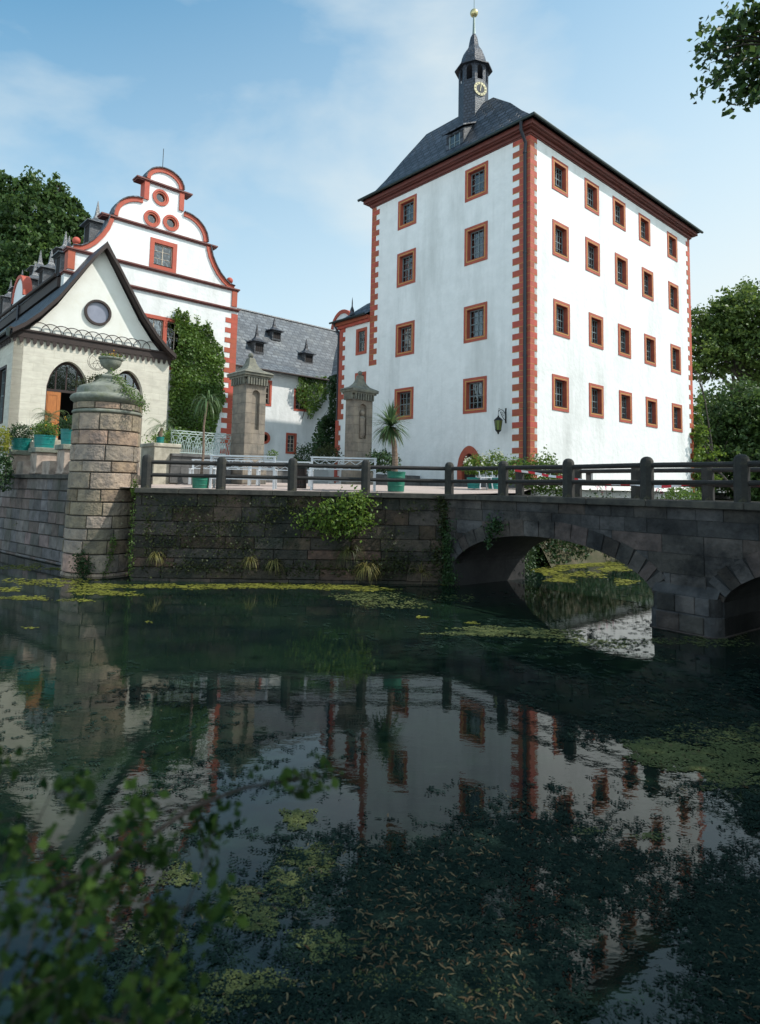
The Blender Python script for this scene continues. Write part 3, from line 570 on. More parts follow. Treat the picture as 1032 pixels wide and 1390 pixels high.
# pointed doorway in the shaded front
mb = MB(); mb.X = faceA(A0, 0); mb.prism(arch(-19.11, 1.42, 2.95, 4.05, 5.02), -0.04, 0.25, 0, [arch(-19.11, 0.86, 2.96, 4.0, 4.66)[::-1]], t=0.4); ds = mb.build('door_surround', ['red', 'yellow'], tw)
mb = MB(); mb.X = faceA(A0, 0); mb.prism(arch(-19.11, 0.88, 2.96, 4.0, 4.67), 0.16, 0.22)
for i in range(6): mb.box(-19.11 - .40 + i * .135, -19.11 - .40 + i * .135 + .12, 0.14, 0.16, 3.0, 4.25)
d = mb.build('door', 'darkwood', tw)
mb = MB(); mb.X = faceA(A0, 0); mb.tube([(-19.35, 0.10, 4.0), (-19.35, 0.08, 4.1)], .02, 6); mb.tube([(-19.38, .14, 4.05), (-19.38, .09, 4.05)], .03, 8); mb.build('handle', 'iron', d)
# clock turret
TA, TB = 25.15, 20.98; tr_ = 0.80; PH = 0.0
mb = MB(); r8 = lambda r_, z: [(TA + r_ * math.cos(k * math.pi / 4), TB + r_ * math.sin(k * math.pi / 4), z) for k in range(8)]
mb.lathe([(tr_, 21.6), (tr_, 24.62)], 8, (TA, TB))
side = 2 * tr_ * math.sin(math.pi / 8)
for k in range(8):
    an = (k + 0.5) * math.pi / 4; ap = tr_ * math.cos(math.pi / 8)
    mb.X = Matrix.Translation((TA + ap * math.cos(an), TB + ap * math.sin(an), 0)) @ Matrix.Rotation(an + math.pi / 2, 4, 'Z')
    mb.prism(rect(-side / 2, side / 2, 24.6, 25.62), 0, 0.07, 0, [arch(0, side * .52, 24.66, 25.2, 25.48, pointed=False)[::-1]])
mb.X = Matrix(); tu = mb.build('clock_turret', 'slatet', tw)
# sunlight painted on the sunward face: a paler slate sheet, laid proud
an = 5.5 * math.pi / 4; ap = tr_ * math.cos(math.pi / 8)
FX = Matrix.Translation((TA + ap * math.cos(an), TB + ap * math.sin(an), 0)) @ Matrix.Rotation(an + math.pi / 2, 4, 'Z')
mb = MB(); mb.X = FX; mb.box(-side / 2 + .02, side / 2 - .02, -.015, 0, 22, 24.6); mb.build('sunlit_tone_cladding', 'slatep', tu)
mb = MB(); mb.lathe([(.05, 25.58), (1.02, 25.50), (1.02, 25.56), (.80, 25.70), (.70, 25.84), (.68, 26.05), (.64, 26.25), (.55, 26.5), (.41, 26.72), (.29, 26.9), (.25, 27.15), (.18, 27.5), (.07, 27.7)], 8, (TA, TB)); mb.build('bell_roof', 'slatet', tu)
mb = MB(); mb.lathe([(.09, 27.6), (.07, 28.0), (.055, 28.75)], 10, (TA, TB)); mb.tube([(TA, TB, 28.9), (TA, TB, 31.2)], .018, 6); mb.build('spire_pole', 'copper', tu)
mb = MB(); mb.sphere((TA, TB, 28.9), .22, 12); mb.build('gilded_ball', 'gold', tu, smooth=True)
mb = MB(); mb.tube([(TA, TB, 25.5), (TA, TB, 25.2)], .03, 6); mb.lathe([(.26, 24.75), (.22, 24.85), (.16, 25.1), (.08, 25.22), (.02, 25.25)], 14, (TA, TB)); mb.build('bell', 'gutter', tu, smooth=True)
cz = 24.06; mb = MB(); mb.X = FX
mb.prism(circle(0, cz, .37, 40), -0.05, -0.016, 0); mb.prism(circle(0, cz, .37, 40), -0.06, -0.05, 1, [circle(0, cz, .245, 40)[::-1]])
for k in range(12):
    a = k * math.pi / 6; n_ = {0: 2, 3: 2}.get(k, 1)
    c, s_ = math.cos(a), math.sin(a)
    for q in ((-.018, .018) if k % 3 else (-.03, 0, .03)):
        P = [(s_ * .27 + c * (q - .007), cz + c * .27 - s_ * (q - .007)), (s_ * .27 + c * (q + .007), cz + c * .27 - s_ * (q + .007)), (s_ * .345 + c * (q + .007), cz + c * .345 - s_ * (q + .007)), (s_ * .345 + c * (q - .007), cz + c * .345 - s_ * (q - .007))]
        mb.prism(P, -.066, -.06, 0)
ck = mb.build('clock_face', ['clockblack', 'clockgold'], tw)
for nm, a, l in (('clock_hand', math.radians(12), .17), ('clock_hand', math.radians(192), .12)):
    mb = MB(); mb.X = FX; c, s_ = math.cos(a), math.sin(a); P = [(-c * .018, cz + s_ * .018), (c * .018, cz - s_ * .018), (s_ * l + c * .02, cz + c * l - s_ * .02), (s_ * (l + .04), cz + c * (l + .04)), (s_ * l - c * .02, cz + c * l + s_ * .02)]
    mb.prism(P[::-1], -.075, -.068); mb.build(nm, 'clockgold', ck)
# roof dormer with a lean-to roof
mb = MB(); mb.X = faceA(0, 0)
mb.X = Matrix()
fA, b0, b1, zt = 23.22, 20.0, 21.15, 21.15
mb.add([(fA, b0, 20.0), (fA, b0, zt), (24.5, b0, zt + .75), (24.5, b0, 21.0)], [(0, 1, 2, 3)], 1); mb.add([(fA, b1, 20.0), (fA, b1, zt), (24.5, b1, zt + .75), (24.5, b1, 21.0)], [(3, 2, 1, 0)], 1)
mb.box(fA, fA + .08, b0, b0 + .22, 20.0, zt, 0); mb.box(fA, fA + .08, b1 - .22, b1, 20.0, zt, 0); mb.box(fA, fA + .08, b0 + .22, b1 - .22, zt - .15, zt, 0); mb.box(fA, fA + .08, b0 + .22, b1 - .22, 20, 20.2, 0)
dm = mb.build('roof_dormer', ['slate', 'slatep'], tw)
mb = MB(); mb.add([(fA - .18, b0 - .15, zt + .0), (fA - .18, b1 + .15, zt + .0), (24.9, b1 + .15, zt + .98), (24.9, b0 - .15, zt + .98), (fA - .18, b0 - .15, zt + .07), (fA - .18, b1 + .15, zt + .07), (24.9, b1 + .15, zt + 1.05), (24.9, b0 - .15, zt + 1.05)], [(0, 1, 2, 3), (7, 6, 5, 4), (1, 0, 4, 5), (2, 1, 5, 6), (0, 3, 7, 4)]); mb.build('dormer_roof', 'slate', dm)
mb = MB(); mb.box(fA + .03, fA + .05, b0 + .22, b1 - .22, 20.2, zt - .15, 0)
for i in (0, 1, 2): mb.box(fA + .0, fA + .04, b0 + .24 + i * .33 - .02, b0 + .24 + i * .33 + .03, 20.2, zt - .15, 1)
mb.box(fA + .01, fA + .04, b0 + .22, b1 - .22, 20.55, 20.58, 1); mb.build('dormer_window', ['glass', 'sash'], dm)

# wall lantern beside the door
wl = thing('wall_lantern', 'black iron lantern with olive glass on a scrolled bracket by the tower corner', 'lantern', (A0, 17.03, 6.2))
mb = MB(); mb.box(A0 - .03, A0, 17.0, 17.06, 5.95, 6.62)
mb.tube([(A0 - .02, 17.03, 6.45)] + [(A0 - .1 - .45 * i / 8, 17.03, 6.42 + .10 * math.sin(i / 8 * math.pi)) for i in range(9)], .016, 6)
mb.tube([(A0 - .02, 17.03, 6.05)] + [(A0 - .05 - .36 * i / 8, 17.03, 6.08 + .34 * (i / 8) ** 1.6) for i in range(9)], .014, 6)
for (cx_, cz_, r_) in ((A0 - .16, 6.33, .07), (A0 - .32, 6.37, .055), (A0 - .5, 6.5, .06)): mb.tube([(cx_ + r_ * math.cos(i * .6), 17.03, cz_ + r_ * math.sin(i * .6)) for i in range(10)], .01, 5)
mb.tube([(A0 - .55, 17.03, 6.42), (A0 - .55, 17.03, 6.2)], .012, 5); mb.build('bracket', 'iron', wl)
LX = A0 - .55
mb = MB(); mb.lathe([(.20, 6.02), (.19, 6.05), (.10, 6.14), (.04, 6.18), (.03, 6.24)], 6, (LX, 17.03)); mb.lathe([(.03, 5.42), (.05, 5.5), (.11, 5.56), (.13, 5.6)], 6, (LX, 17.03))
for k in range(6):
    a = k * math.pi / 3; mb.tube([(LX + .12 * math.cos(a), 17.03 + .12 * math.sin(a), 5.58), (LX + .175 * math.cos(a), 17.03 + .175 * math.sin(a), 6.03)], .012, 4)
mb.build('lantern_frame', 'iron', wl)
mb = MB(); mb.lathe([(.11, 5.6), (.165, 6.02)], 6, (LX, 17.03)); mb.build('glass_shade', 'lampglass', wl)

# ================================================================ STAIR WING BESIDE THE TOWER
sw = thing('stair_wing', 'narrow white wing with red quoins wedged between the tower and the ivy corner', 'wing', (A0, 29.1, 3.2))
mb = MB(); mb.X = faceA(A0, 0); E1 = 29.1
mb.prism([(-E1, 3.0), (-B9, 3.0), (-B9, 12.5), (-E1, 12.5)], 0, 0.4, 0, [rect(-27.5, -26.72, 10.56, 11.94)[::-1], rect(-27.5, -26.72, 8.0, 9.4)[::-1]])
mb.X = Matrix(); mb.box(A0 + .4, 31, E1 - .4, E1, 3.0, 12.5); mb.box(A0 + 1.6, A0 + 1.7, B9, E1 - .4, 3, 12.5); mb.build('wall', 'plaster', sw)
mb = MB(); quoins(mb, A0, E1, 6.9, 12.35, .29, t1=(.52, .30), t2=None, sideA=-1, gap=0.0); quoins(mb, A0 - .03, E1 + .14, 3.3, 6.85, .30, t1=(.45, .28), t2=None, sideA=-1, gap=0.0)
mb.box(A0 - .03, A0, E1, E1 + .14, 3.2, 6.87, 0, .5); mb.build('quoins', ['red', 'yellow'], sw)
mb = MB(); mb.box(A0 - .12, A0, B9, E1 + .12, 12.28, 12.45); mb.box(A0 - .24, A0, B9, E1 + .24, 12.45, 12.64); mb.box(A0, 30, E1, E1 + .2, 12.3, 12.64); mb.build('cornice', 'red', sw)
mb = MB(); z = 12.64
V = [(A0 - .4, B9, z), (A0 - .4, E1 + .4, z), (31, E1 + .4, z), (A0 + 1.0, B9, 13.9), (A0 + 1.2, E1 - 1.0, 13.9), (31, E1 - 1.0, 13.9), (31, B9, 13.9), (A0 - .4, B9, z + .0), (A0 + .2, B9, 13.0), (A0 + .25, E1 - .15, 13.05), (31, E1 - .15, 13.05)]
mb.add(V, [(1, 0, 8, 9), (2, 1, 9, 10), (9, 8, 3, 4), (10, 9, 4, 5), (4, 3, 6, 5), (0, 1, 2, 6)]); mb.build('roof', 'slate', sw)
mb = MB(); mb.lathe([(.16, 13.0), (.12, 13.2), (.13, 13.3), (.04, 13.55), (.03, 13.85), (.005, 14.1)], 8, (A0 + .15, 28.2)); mb.build('roof_finial', 'slate', sw)
mb = MB(); mb.tube([(A0 - .45, B9, 12.66), (A0 - .45, E1 + .45, 12.66)], .06, 8); mb.build('gutter', 'gutter', sw)
place(window_proto(.95, 1.52, .17, sw, rows=4, yellow=False, depth=.16, sill=False, sash='sash'), sw, [(A0, 27.1, 10.5), (A0, 27.1, 7.95)], 'A')
mb = MB(); mb.tube([(A0 - .3, E1 + .25, 12.6), (A0 + .0, E1 + .12, 12.1), (A0 + .05, E1 + .12, 3.3)], .06, 8); mb.build('downpipe', 'pipe', sw)

# ================================================================ GABLED MAIN HOUSE
B2 = 34.19; GC = 13.9
gh = thing('gabled_house', 'white renaissance house with a curved red-trimmed scroll gable and three round windows', 'house', (18.85, B2, 3.5))
right = [(4.95, 3.0), (4.95, 13.62), (4.80, 13.8), (4.80, 14.9), (4.62, 15.05), (4.25, 15.12), (3.95, 15.32), (3.60, 15.66), (3.32, 16.05), (3.08, 16.5), (2.94, 16.95), (2.90, 17.2)]
for i in range(0, 9):
    a = i / 8 * math.pi / 2; right.append((1.22 + 1.50 * math.cos(a), 17.3 + 1.36 * math.sin(a)))
right += [(1.13, 18.72), (1.13, 19.85)]
for i in range(0, 10):
    a = i / 9 * math.pi / 2; right.append((1.08 * math.cos(a), 19.95 + .85 * math.sin(a)))
outl = [(GC + x, z) for x, z in right] + [(GC - x, z) for x, z in right[::-1][1:]]
mb = MB(); mb.X = faceB(0, B2)
oc = ((13.70, 19.08), (13.27, 17.72), (14.37, 17.80))
hl = [circle(x, z, .36)[::-1] for x, z in oc] + [rect(13.30, 14.76, 15.0, 16.6)[::-1], rect(13.1, 15.6, 9.4, 12.25)[::-1]]
mb.prism(outl, 0, 0.5, 0, hl)
mb.X = Matrix(); mb.box(18.35, 18.85, B2 + .5, 58, 3, 13.3); mb.box(9.0, 9.5, B2 + .5, 58, 3, 13.6); mb.box(9.5, 18.35, 57.5, 58, 3, 13.3); mb.build('wall', 'plaster', gh)
mb = MB(); mb.box(12.2, 16.2, B2 + 1.2, B2 + 1.25, 9, 16.9); mb.box(12.95, 14.85, B2 + .56, B2 + .58, 17.2, 19.4); mb.build('dark_room', 'dark', gh)
mb = MB(); mb.X = faceB(0, B2)                        # red band following the curved outline
def band(pts, wd, y0, y1, m_=0):
    n = len(pts); nr = []
    for i in range(n):
        a = Vector(pts[max(i - 1, 0)]); b = Vector(pts[min(i + 1, n - 1)]); d = (b - a).normalized(); nr.append(Vector((-d.y, d.x)))
    for i in range(n - 1):
        a, b = Vector(pts[i]), Vector(pts[i + 1]); mb.prism([tuple(a), tuple(b), tuple(b + nr[i + 1] * wd), tuple(a + nr[i] * wd)], y0, y1, m_, t=.5)
for sg in (1, -1):
    seg = lambda lo, hi: [(GC + sg * x, z) for x, z in right[lo:hi]][::(1 if sg == 1 else -1)]
    for lo, hi in ((4, 12), (12, 21), (23, 33)):
        band(seg(lo, hi), .23, -.09, 0.52); band(seg(lo, hi), -.06, -.17, .56, 1)
    mb.box(GC + sg * 1.13 - sg * .24, GC + sg * 1.16, -.09, .52, 18.7, 19.78, 0); mb.box(GC + sg * 4.84, GC + sg * 4.5, -.08, .5, 13.8, 14.9, 0)
mb.build('gable_trim', ['redg', 'slate'], gh)
mb = MB()
for z, hw, st in ((13.62, 4.98, 1), (14.86, 4.92, 1), (17.16, 3.32, 1), (19.82, 1.58, 1)):
    mb.box(GC - hw, GC + hw, B2 - .09, B2 + .55, z - .11, z - .03); mb.box(GC - hw - .05, GC + hw + .05, B2 - .16, B2 + .55, z - .03, z + .05)
mb.build('string_courses', 'maroon', gh)
for sg in (1, -1):
    mb = MB(); c = (GC + sg * 4.42, B2 + .2); mb.lathe([(.26, 14.93), (.26, 15.0), (.15, 15.15), (.13, 15.25)], 12, c); mb.sphere((c[0], c[1], 15.42), .20, 10); mb.build('ball_finial', 'redg', gh, smooth=True)
mb = MB(); mb.tube([(13.8, B2 + .2, 20.8), (13.8, B2 + .2, 22.1)], .02, 5); mb.build('lightning_rod', 'iron', gh)
for k, (x, z) in enumerate(oc):
    mb = MB(); mb.X = faceB(0, B2); mb.prism(circle(x, z, .47), -.06, .05, 0, [circle(x, z, .35)[::-1]], t=.6); mb.prism(circle(x, z, .37), -.02, .15, 0, [circle(x, z, .25)[::-1]], t=.1); f = mb.build('round_window', ['redg'], gh)
    mb = MB(); mb.X = faceB(0, B2); mb.prism(circle(x, z, .26), .10, .12); mb.build('pane', 'glass', f)
place(window_proto(1.56, 1.72, .24, gh, rows=3, fine=False, frame='redg', sash='sashp', yellow=False, depth=.18), gh, [(14.03, B2, 14.94)], 'B')
place(window_proto(2.62, 2.95, .2, gh, rows=3, fine=False, frame='redg', sash='sashp', yellow=False, depth=.18, mull=.22, curtain=(.9, .0)), gh, [(14.35, B2, 9.35)], 'B')
random.seed(11); mb = MB(); i = 0; z = 3.6
while z < 13.3:
    wd = (.80, .42)[i % 2]; mb.box(18.85 - wd, 18.85 + .0, B2 - .02, B2, z + .0, z + .30, 0); z += .305; i += 1
mb.build('quoins', 'redg', gh)
def roofpoly(P, y0, y1, mat_, th=.12, name='roof', parent=None):       # P: (A,z) outline from eave over ridge to eave
    mb = MB(); n = len(P)
    for i in range(n - 1):
        (a, z), (b, y) = P[i], P[i + 1]
        mb.add([(a, y0, z), (b, y0, y), (b, y1, y), (a, y1, z), (a, y0, z - th), (b, y0, y - th), (b, y1, y - th), (a, y1, z - th)], [(3, 2, 1, 0), (4, 5, 6, 7), (0, 1, 5, 4), (2, 3, 7, 6)])
    a, z = P[0]; mb.add([(a, y0, z), (a, y1, z), (a, y1, z - th), (a, y0, z - th)], [(0, 1, 2, 3)]); a, z = P[-1]; mb.add([(a, y0, z), (a, y1, z), (a, y1, z - th), (a, y0, z - th)], [(3, 2, 1, 0)])
    return mb.build(name, mat_, parent)
roofpoly([(8.75, 13.55), (9.3, 13.95), (10.1, 14.9), (11.2, 16.5), (13.9, 19.55), (16.6, 16.5), (17.8, 14.9), (18.6, 13.95), (19.15, 13.25)], B2 + .5, 58, 'slate', parent=gh)
mb = MB(); mb.X = Matrix(); mb.tube([(8.7, B2 + .6, 13.5), (8.7, 58, 13.9)], .1, 8); mb.box(8.78, 9.0, B2 + .5, 58, 12.9, 13.42); mb.build('gutter', 'darkwood', gh)  # the dark board below the gutter is added to stand for eave shade
mb = MB(); mb.tube([(8.7, 42.5, 13.5), (8.7, 42.5, 12.5)], .07, 8); mb.build('downpipe', 'pipe', gh)
def spire_dormer(parent, pt, zt, zh, zb, wd, dp, face, mats=('slatep', 'slatep', 'dark')):
    # pt: (A,B) of the front centre; zb/zh/zt: foot, hat and tip heights
    mb = MB(); mb.X = (faceA if face == 'A' else faceB)(*pt); h = wd / 2
    mb.box(-h, -h + .07, 0, dp, zb, zh, 0); mb.box(h - .07, h, 0, dp, zb, zh, 0); mb.box(-h + .07, h - .07, .0, .06, zh - .12, zh, 0); mb.box(-h + .07, h - .07, 0, .06, zb, zb + .12, 0); mb.box(-h + .07, h - .07, dp - .05, dp, zb, zh)
    o = mb.build('spired_dormer', mats[0], parent)
    mb = MB(); mb.X = (faceA if face == 'A' else faceB)(*pt); e = wd * .24; hh = zt - zh
    rings = [(h + e, zh - .04), (h + e, zh + .0), (h * .95, zh + .13 * hh * .6), (h * .42, zh + .26 * hh), (h * .26, zh + .38 * hh), (.015, zt)]
    V = []; cy = h + .02
    for r_, z in rings: V += [(-r_, cy - r_, z), (r_, cy - r_, z), (r_, cy + r_ if r_ > h * .5 else cy + r_, z), (-r_, cy + r_, z)]
    mb.add(V, [(i * 4 + k, i * 4 + (k + 1) % 4, i * 4 + 4 + (k + 1) % 4, i * 4 + 4 + k) for i in range(len(rings) - 1) for k in range(4)] + [(3, 2, 1, 0)])
    mb.box(-h - e * .5, h + e * .5, cy, dp + .15, zh - .0, zh + .10)
    mb.build('spire_roof', mats[1], o)
    mb = MB(); mb.X = (faceA if face == 'A' else faceB)(*pt); mb.box(-h + .07, h - .07, .035, .05, zb + .12, zh - .12, 0)
    for i in range(1, 4): mb.box(-h + wd * i / 4 - .018, -h + wd * i / 4 + .018, .02, .04, zb + .12, zh - .12, 1)
    mb.build('louvre', [mats[2], 'darkwood'], o); return o
for (B_, zt, zh, zb) in ((39.6, 17.5, 16.2, 14.7), (43.3, 17.7, 16.25, 14.8), (47.2, 17.9, 16.5, 14.9), (50.8, 18.2, 16.65, 14.9), (54.3, 18.3, 16.75, 14.9)): spire_dormer(gh, (10.0, B_), zt, zh, zb - .2, 1.0, 1.6, 'A')
for (B_, zt, zh, zb) in ((38.15, 19.5, 18.0, 16.3), (44.4, 19.5, 18.05, 16.3), (50.6, 19.9, 18.4, 16.3)): spire_dormer(gh, (11.05, B_), zt, zh, zb - .1, 1.0, 1.6, 'A')
mb = MB(); mb.X = faceA(9.6, 0); mb.prism([(-48.8, 13.9), (-45.2, 13.9), (-45.2, 14.9)] + [(-47 + 1.5 * math.cos(i / 12 * math.pi), 15.0 + 1.5 * math.sin(i / 12 * math.pi)) for i in range(13)] + [(-48.8, 14.9)], 0, .4, 0)
mb.prism([(-47 + 1.62 * math.cos(i / 12 * math.pi), 15.0 + 1.62 * math.sin(i / 12 * math.pi)) for i in range(13)] + [(-47 + 1.38 * math.cos(i / 12 * math.pi), 15.0 + 1.38 * math.sin(i / 12 * math.pi)) for i in range(12, -1, -1)], -.08, .45, 1); mb.build('side_gable', ['plaster', 'redg'], gh)

# ================================================================ BACK WING WITH THREE SPIRED DORMERS
bw = thing('back_wing', 'low white wing under a grey slate roof with three small spired dormers', 'wing', (19.0, 35.0, 3.5))
mb = MB(); mb.X = faceB(0, 35.0); H3 = [rect(20.95, 21.95, 8.12, 9.75)[::-1], rect(23.75, 24.75, 8.05, 9.45)[::-1], rect(23.25, 24.0, 5.15, 6.42)[::-1], circle(21.6, 6.02, .3)[::-1]]
mb.prism([(18.86, 3.0), (26.8, 3.0), (26.8, 10.45), (18.86, 10.45)], 0, .4, 0, H3)
mb.X = faceA(26.8, 0); mb.prism([(-35.0, 3), (-29.1, 3), (-29.1, 10.45), (-35.0, 10.45)], 0, .4, 0); mb.X = Matrix(); mb.box(19.3, 26.7, 36.4, 36.5, 3, 10); mb.box(18.9, 32, 42.8, 43, 3, 10.4); mb.build('wall', 'plaster', bw)
mb = MB(); P = [(34.55, 10.38), (35.3, 10.95), (36.6, 12.35), (39.0, 15.22)]
A_e = [26.45, 27.05, 28.2, 30.6]                                  # valley towards the ivy corner
for i in range(3):
    (b0, z0), (b1, z1) = P[i], P[i + 1]
    mb.add([(18.4, b0, z0), (A_e[i], b0, z0), (A_e[i + 1], b1, z1), (18.4, b1, z1)], [(0, 1, 2, 3)])
    mb.add([(A_e[i], b0, z0), (A_e[i], 29.0, z0), (A_e[i + 1], 29.0, z1), (A_e[i + 1], b1, z1)], [(0, 1, 2, 3)])
mb.add([(18.4, 34.55, 10.28), (26.5, 34.55, 10.28), (26.45, 34.55, 10.38), (18.4, 34.55, 10.38)], [(0, 1, 2, 3)]); mb.add([(26.45, 34.55, 10.28), (26.45, 29.0, 10.28), (26.45, 29.0, 10.38), (26.45, 34.55, 10.38)], [(0, 1, 2, 3)])
mb.add([(18.4, 39.0, 15.22), (30.6, 39, 15.22), (36, 43.4, 10.4), (18.4, 43.4, 10.4)], [(0, 1, 2, 3)]); mb.build('roof', 'slateg', bw)
mb = MB(); mb.tube([(18.4, 39.0, 15.24), (30.6, 39.0, 15.24)], .09, 6); mb.build('ridge', 'slatep', bw)
mb = MB(); mb.tube([(18.9, 34.5, 10.3), (26.4, 34.5, 10.3), (26.4, 29.3, 10.3)], .06, 8); mb.build('gutter', 'darkwood', bw)
for (A_, B_, zt, zh, zb) in ((21.45, 35.85, 13.62, 12.40, 11.6), (23.55, 37.1, 14.75, 13.75, 13.05), (25.45, 35.85, 13.35, 12.25, 11.5)): spire_dormer(bw, (A_, B_), zt, zh, zb, .72, 1.0, 'B', ('slatep', 'slate', 'dark'))
place(window_proto(1.05, 1.68, .14, bw, rows=4, fine=False, frame='redg', sash='sashp', yellow=False, depth=.15), bw, [(21.45, 35.0, 8.09)], 'B')
place(window_proto(1.05, 1.5, .14, bw, rows=4, fine=False, frame='redg', sash='sashp', yellow=False, depth=.15), bw, [(24.25, 35.0, 8.0)], 'B')
place(window_proto(.84, 1.38, .13, bw, rows=4, fine=False, frame='redg', sash='sashp', yellow=False, depth=.15), bw, [(23.62, 35.0, 5.1)], 'B')
mb = MB(); mb.X = faceB(0, 35.0); mb.prism(circle(21.6, 6.02, .38), -.04, .1, 0, [circle(21.6, 6.02, .24)[::-1]], t=.5); f = mb.build('round_window', 'redg', bw)
mb = MB(); mb.X = faceB(0, 35.0); mb.prism(circle(21.6, 6.02, .26), .06, .08); mb.build('pane', 'glass', f)

# far house whose scroll gable shows above the corner roof
fg = thing('far_scroll_gable_house', 'distant white house of which only a red scroll gable shows above the roofs', 'house', (31, 39.2, 3.5))
arc = lambda r_, n=14: [(-39.2 + r_ * math.cos(i / n * math.pi), 15.6 + 1.1 * r_ * math.sin(i / n * math.pi)) for i in range(n + 1)]
mb = MB(); mb.X = faceA(31, 0); mb.prism([(-42, 3), (-34, 3), (-34, 13), (-37.8, 15.6)] + arc(1.35)[1:-1] + [(-40.6, 15.6), (-42, 15.2)], 0, .5); mb.X = Matrix(); mb.box(31.5, 44, 36, 36.4, 3, 14); mb.box(31.5, 44, 41.6, 42, 3, 14); mb.build('wall', 'plaster', fg)
mb = MB(); mb.X = faceA(31, 0); mb.prism(arc(1.45) + arc(1.18)[::-1], -.08, .5, 0, t=.5); mb.box(-40.75, -40.4, -.08, .5, 14.9, 15.65, 0, .5); mb.build('gable_trim', 'redg', fg)
mb = MB(); V = [(31.5, 35.5, 13.2), (45, 35.5, 13.2), (45, 38.8, 16.3), (31.5, 38.8, 16.3), (45, 42.4, 13.2), (31.5, 42.4, 13.2)]; mb.add(V, [(0, 1, 2, 3), (3, 2, 4, 5)]); mb.build('roof', 'slate', fg)

# ================================================================ CREAM PORCH HOUSE WITH THE SWEPT ROOF
B1 = 31.83; an = thing('porch_house', 'cream stone porch house with swept slate roof, scalloped eaves board and two pointed arches', 'house', (6.45, B1, 4.0))
PC = 10.05
prof = [(3.78, 9.66), (3.3, 10.02), (2.7, 10.62), (2.0, 11.5), (1.3, 12.62), (.65, 13.66), (0, 14.68)]
mb = MB(); mb.X = faceB(0, B1)
d1 = arch(8.82, 1.84, 4.6, 7.35, 8.62); d2 = arch(11.58, 1.66, 4.6, 7.3, 8.58)
mb.prism([(6.45, 1.0), (13.68, 1.0), (13.68, 9.55), (6.45, 9.55)], 0, .45, 0, [d1[::-1], d2[::-1]])
mb.X = faceA(6.45, 0); mb.prism([(-44, 0), (-B1 - .0, 0), (-B1, 9.55), (-44, 9.55)], 0.0, .4, 0, [rect(-34.2, -32.9, 5.6, 8.2)[::-1], rect(-38.2, -36.9, 5.6, 8.2)[::-1]])
mb.X = Matrix(); mb.box(13.28, 13.68, B1 + .45, 34.2, 3, 9.55); mb.build('wall', 'ashlar', an)
inner = [(x * .955, z - .28) for x, z in prof]
mb = MB(); mb.X = faceB(0, B1); mb.prism([(PC - 3.62, 9.55), (PC + 3.62, 9.55)] + [(PC + x, z) for x, z in inner[1:]] + [(PC - x, z) for x, z in inner[::-1][1:-1]], 0.02, .4, 0, [circle(9.95, 11.2, .52)[::-1]]); mb.build('gable_wall', 'cream', an)
mb = MB(); mb.box(6.9, 13.2, B1 + 2.3, B1 + 2.36, 4, 9.6); mb.box(6.9, 13.2, B1 + .5, B1 + 2.3, 9.5, 9.6); mb.build('dark_room', 'dark', an)
full = [(PC - x, z) for x, z in prof] + [(PC + x, z) for x, z in prof[::-1][1:]]
def shift(dz, k=1.0): return [(PC + (x - PC) * k, z + dz) for x, z in full]
mb = MB(); y0, y1 = B1 - .42, 50
for i in range(len(full) - 1):
    (a, z), (b, y) = full[i], full[i + 1]; ye = y1 if i < 6 else 34.2
    mb.add([(a, y0, z), (b, y0, y), (b, ye, y), (a, ye, z)], [(3, 2, 1, 0)])
    mb.add([(a, y0, z - .06), (b, y0, y - .06), (b, ye, y - .06), (a, ye, z - .06)], [(0, 1, 2, 3)])
mb.build('roof', 'slate', an)
mb = MB(); mb.X = faceB(0, B1)                        # dark barge boards
for i in range(len(full) - 1):
    (a, z), (b, y) = full[i], full[i + 1]
    mb.prism([(a, z - .19), (b, y - (.19 if abs(b - PC) > .1 else .30)), (b, y + .02), (a, z + .02)] if abs(a - PC) > .1 else [(a, z - .30), (b, y - .19), (b, y + .02), (a, z + .02)], -.50, -.42, 0, t=.5)
    mb.prism([(a, z - .24), (b, y - .24), (b, y - .06), (a, z - .06)], -.42, 0.0, 0, t=.5)
mb.build('barge_board', 'darkwood', an)
mb = MB(); mb.X = faceB(0, B1); mb.box(6.25, 13.85, -.10, 0, 9.42, 9.72); mb.box(6.2, 13.9, -.16, 0, 9.72, 9.80)
n = 27
for i in range(n):
    x = 6.45 + (13.65 - 6.45) * i / (n - 1); wd = .075
    mb.prism([(x - wd, 9.42), (x - wd, 9.26), (x - .05, 9.19), (x, 9.16), (x + .05, 9.19), (x + wd, 9.26), (x + wd, 9.42)], -.09, -.05)
    if i < n - 1: x2 = x + (13.65 - 6.45) / (n - 1); mb.prism([(x + wd, 9.42), (x + wd, 9.36), ((x + x2) / 2 - .05, 9.39), ((x + x2) / 2 + .05, 9.39), (x2 - wd, 9.36), (x2 - wd, 9.42)], -.09, -.05)
mb.X = faceA(6.45, 0); mb.box(-45, -B1 - .0, -.14, -.0, 9.42, 9.64)
for i in range(40): x = -44.6 + i * .32; mb.box(x - .07, x + .07, -.09, -.05, 9.18, 9.42)
mb.build('scalloped_board', 'darkwood', an)
mb = MB(); mb.X = faceB(0, B1)                        # interlaced little arches above the board
for i in range(12):
    x = 7.45 + i * .47; mb.tube([(x + .43 * math.cos(math.pi * k / 12), -.12, 9.8 + .40 * math.sin(math.pi * k / 12)) for k in range(13)], .022, 5)
mb.build('arch_lattice', 'darkwood', an)
mb = MB(); mb.X = faceB(0, B1); mb.prism(circle(9.95, 11.2, .63, 36), -.10, .06, 0, [circle(9.95, 11.2, .52, 36)[::-1]]); f = mb.build('round_window', 'darkwood', an)
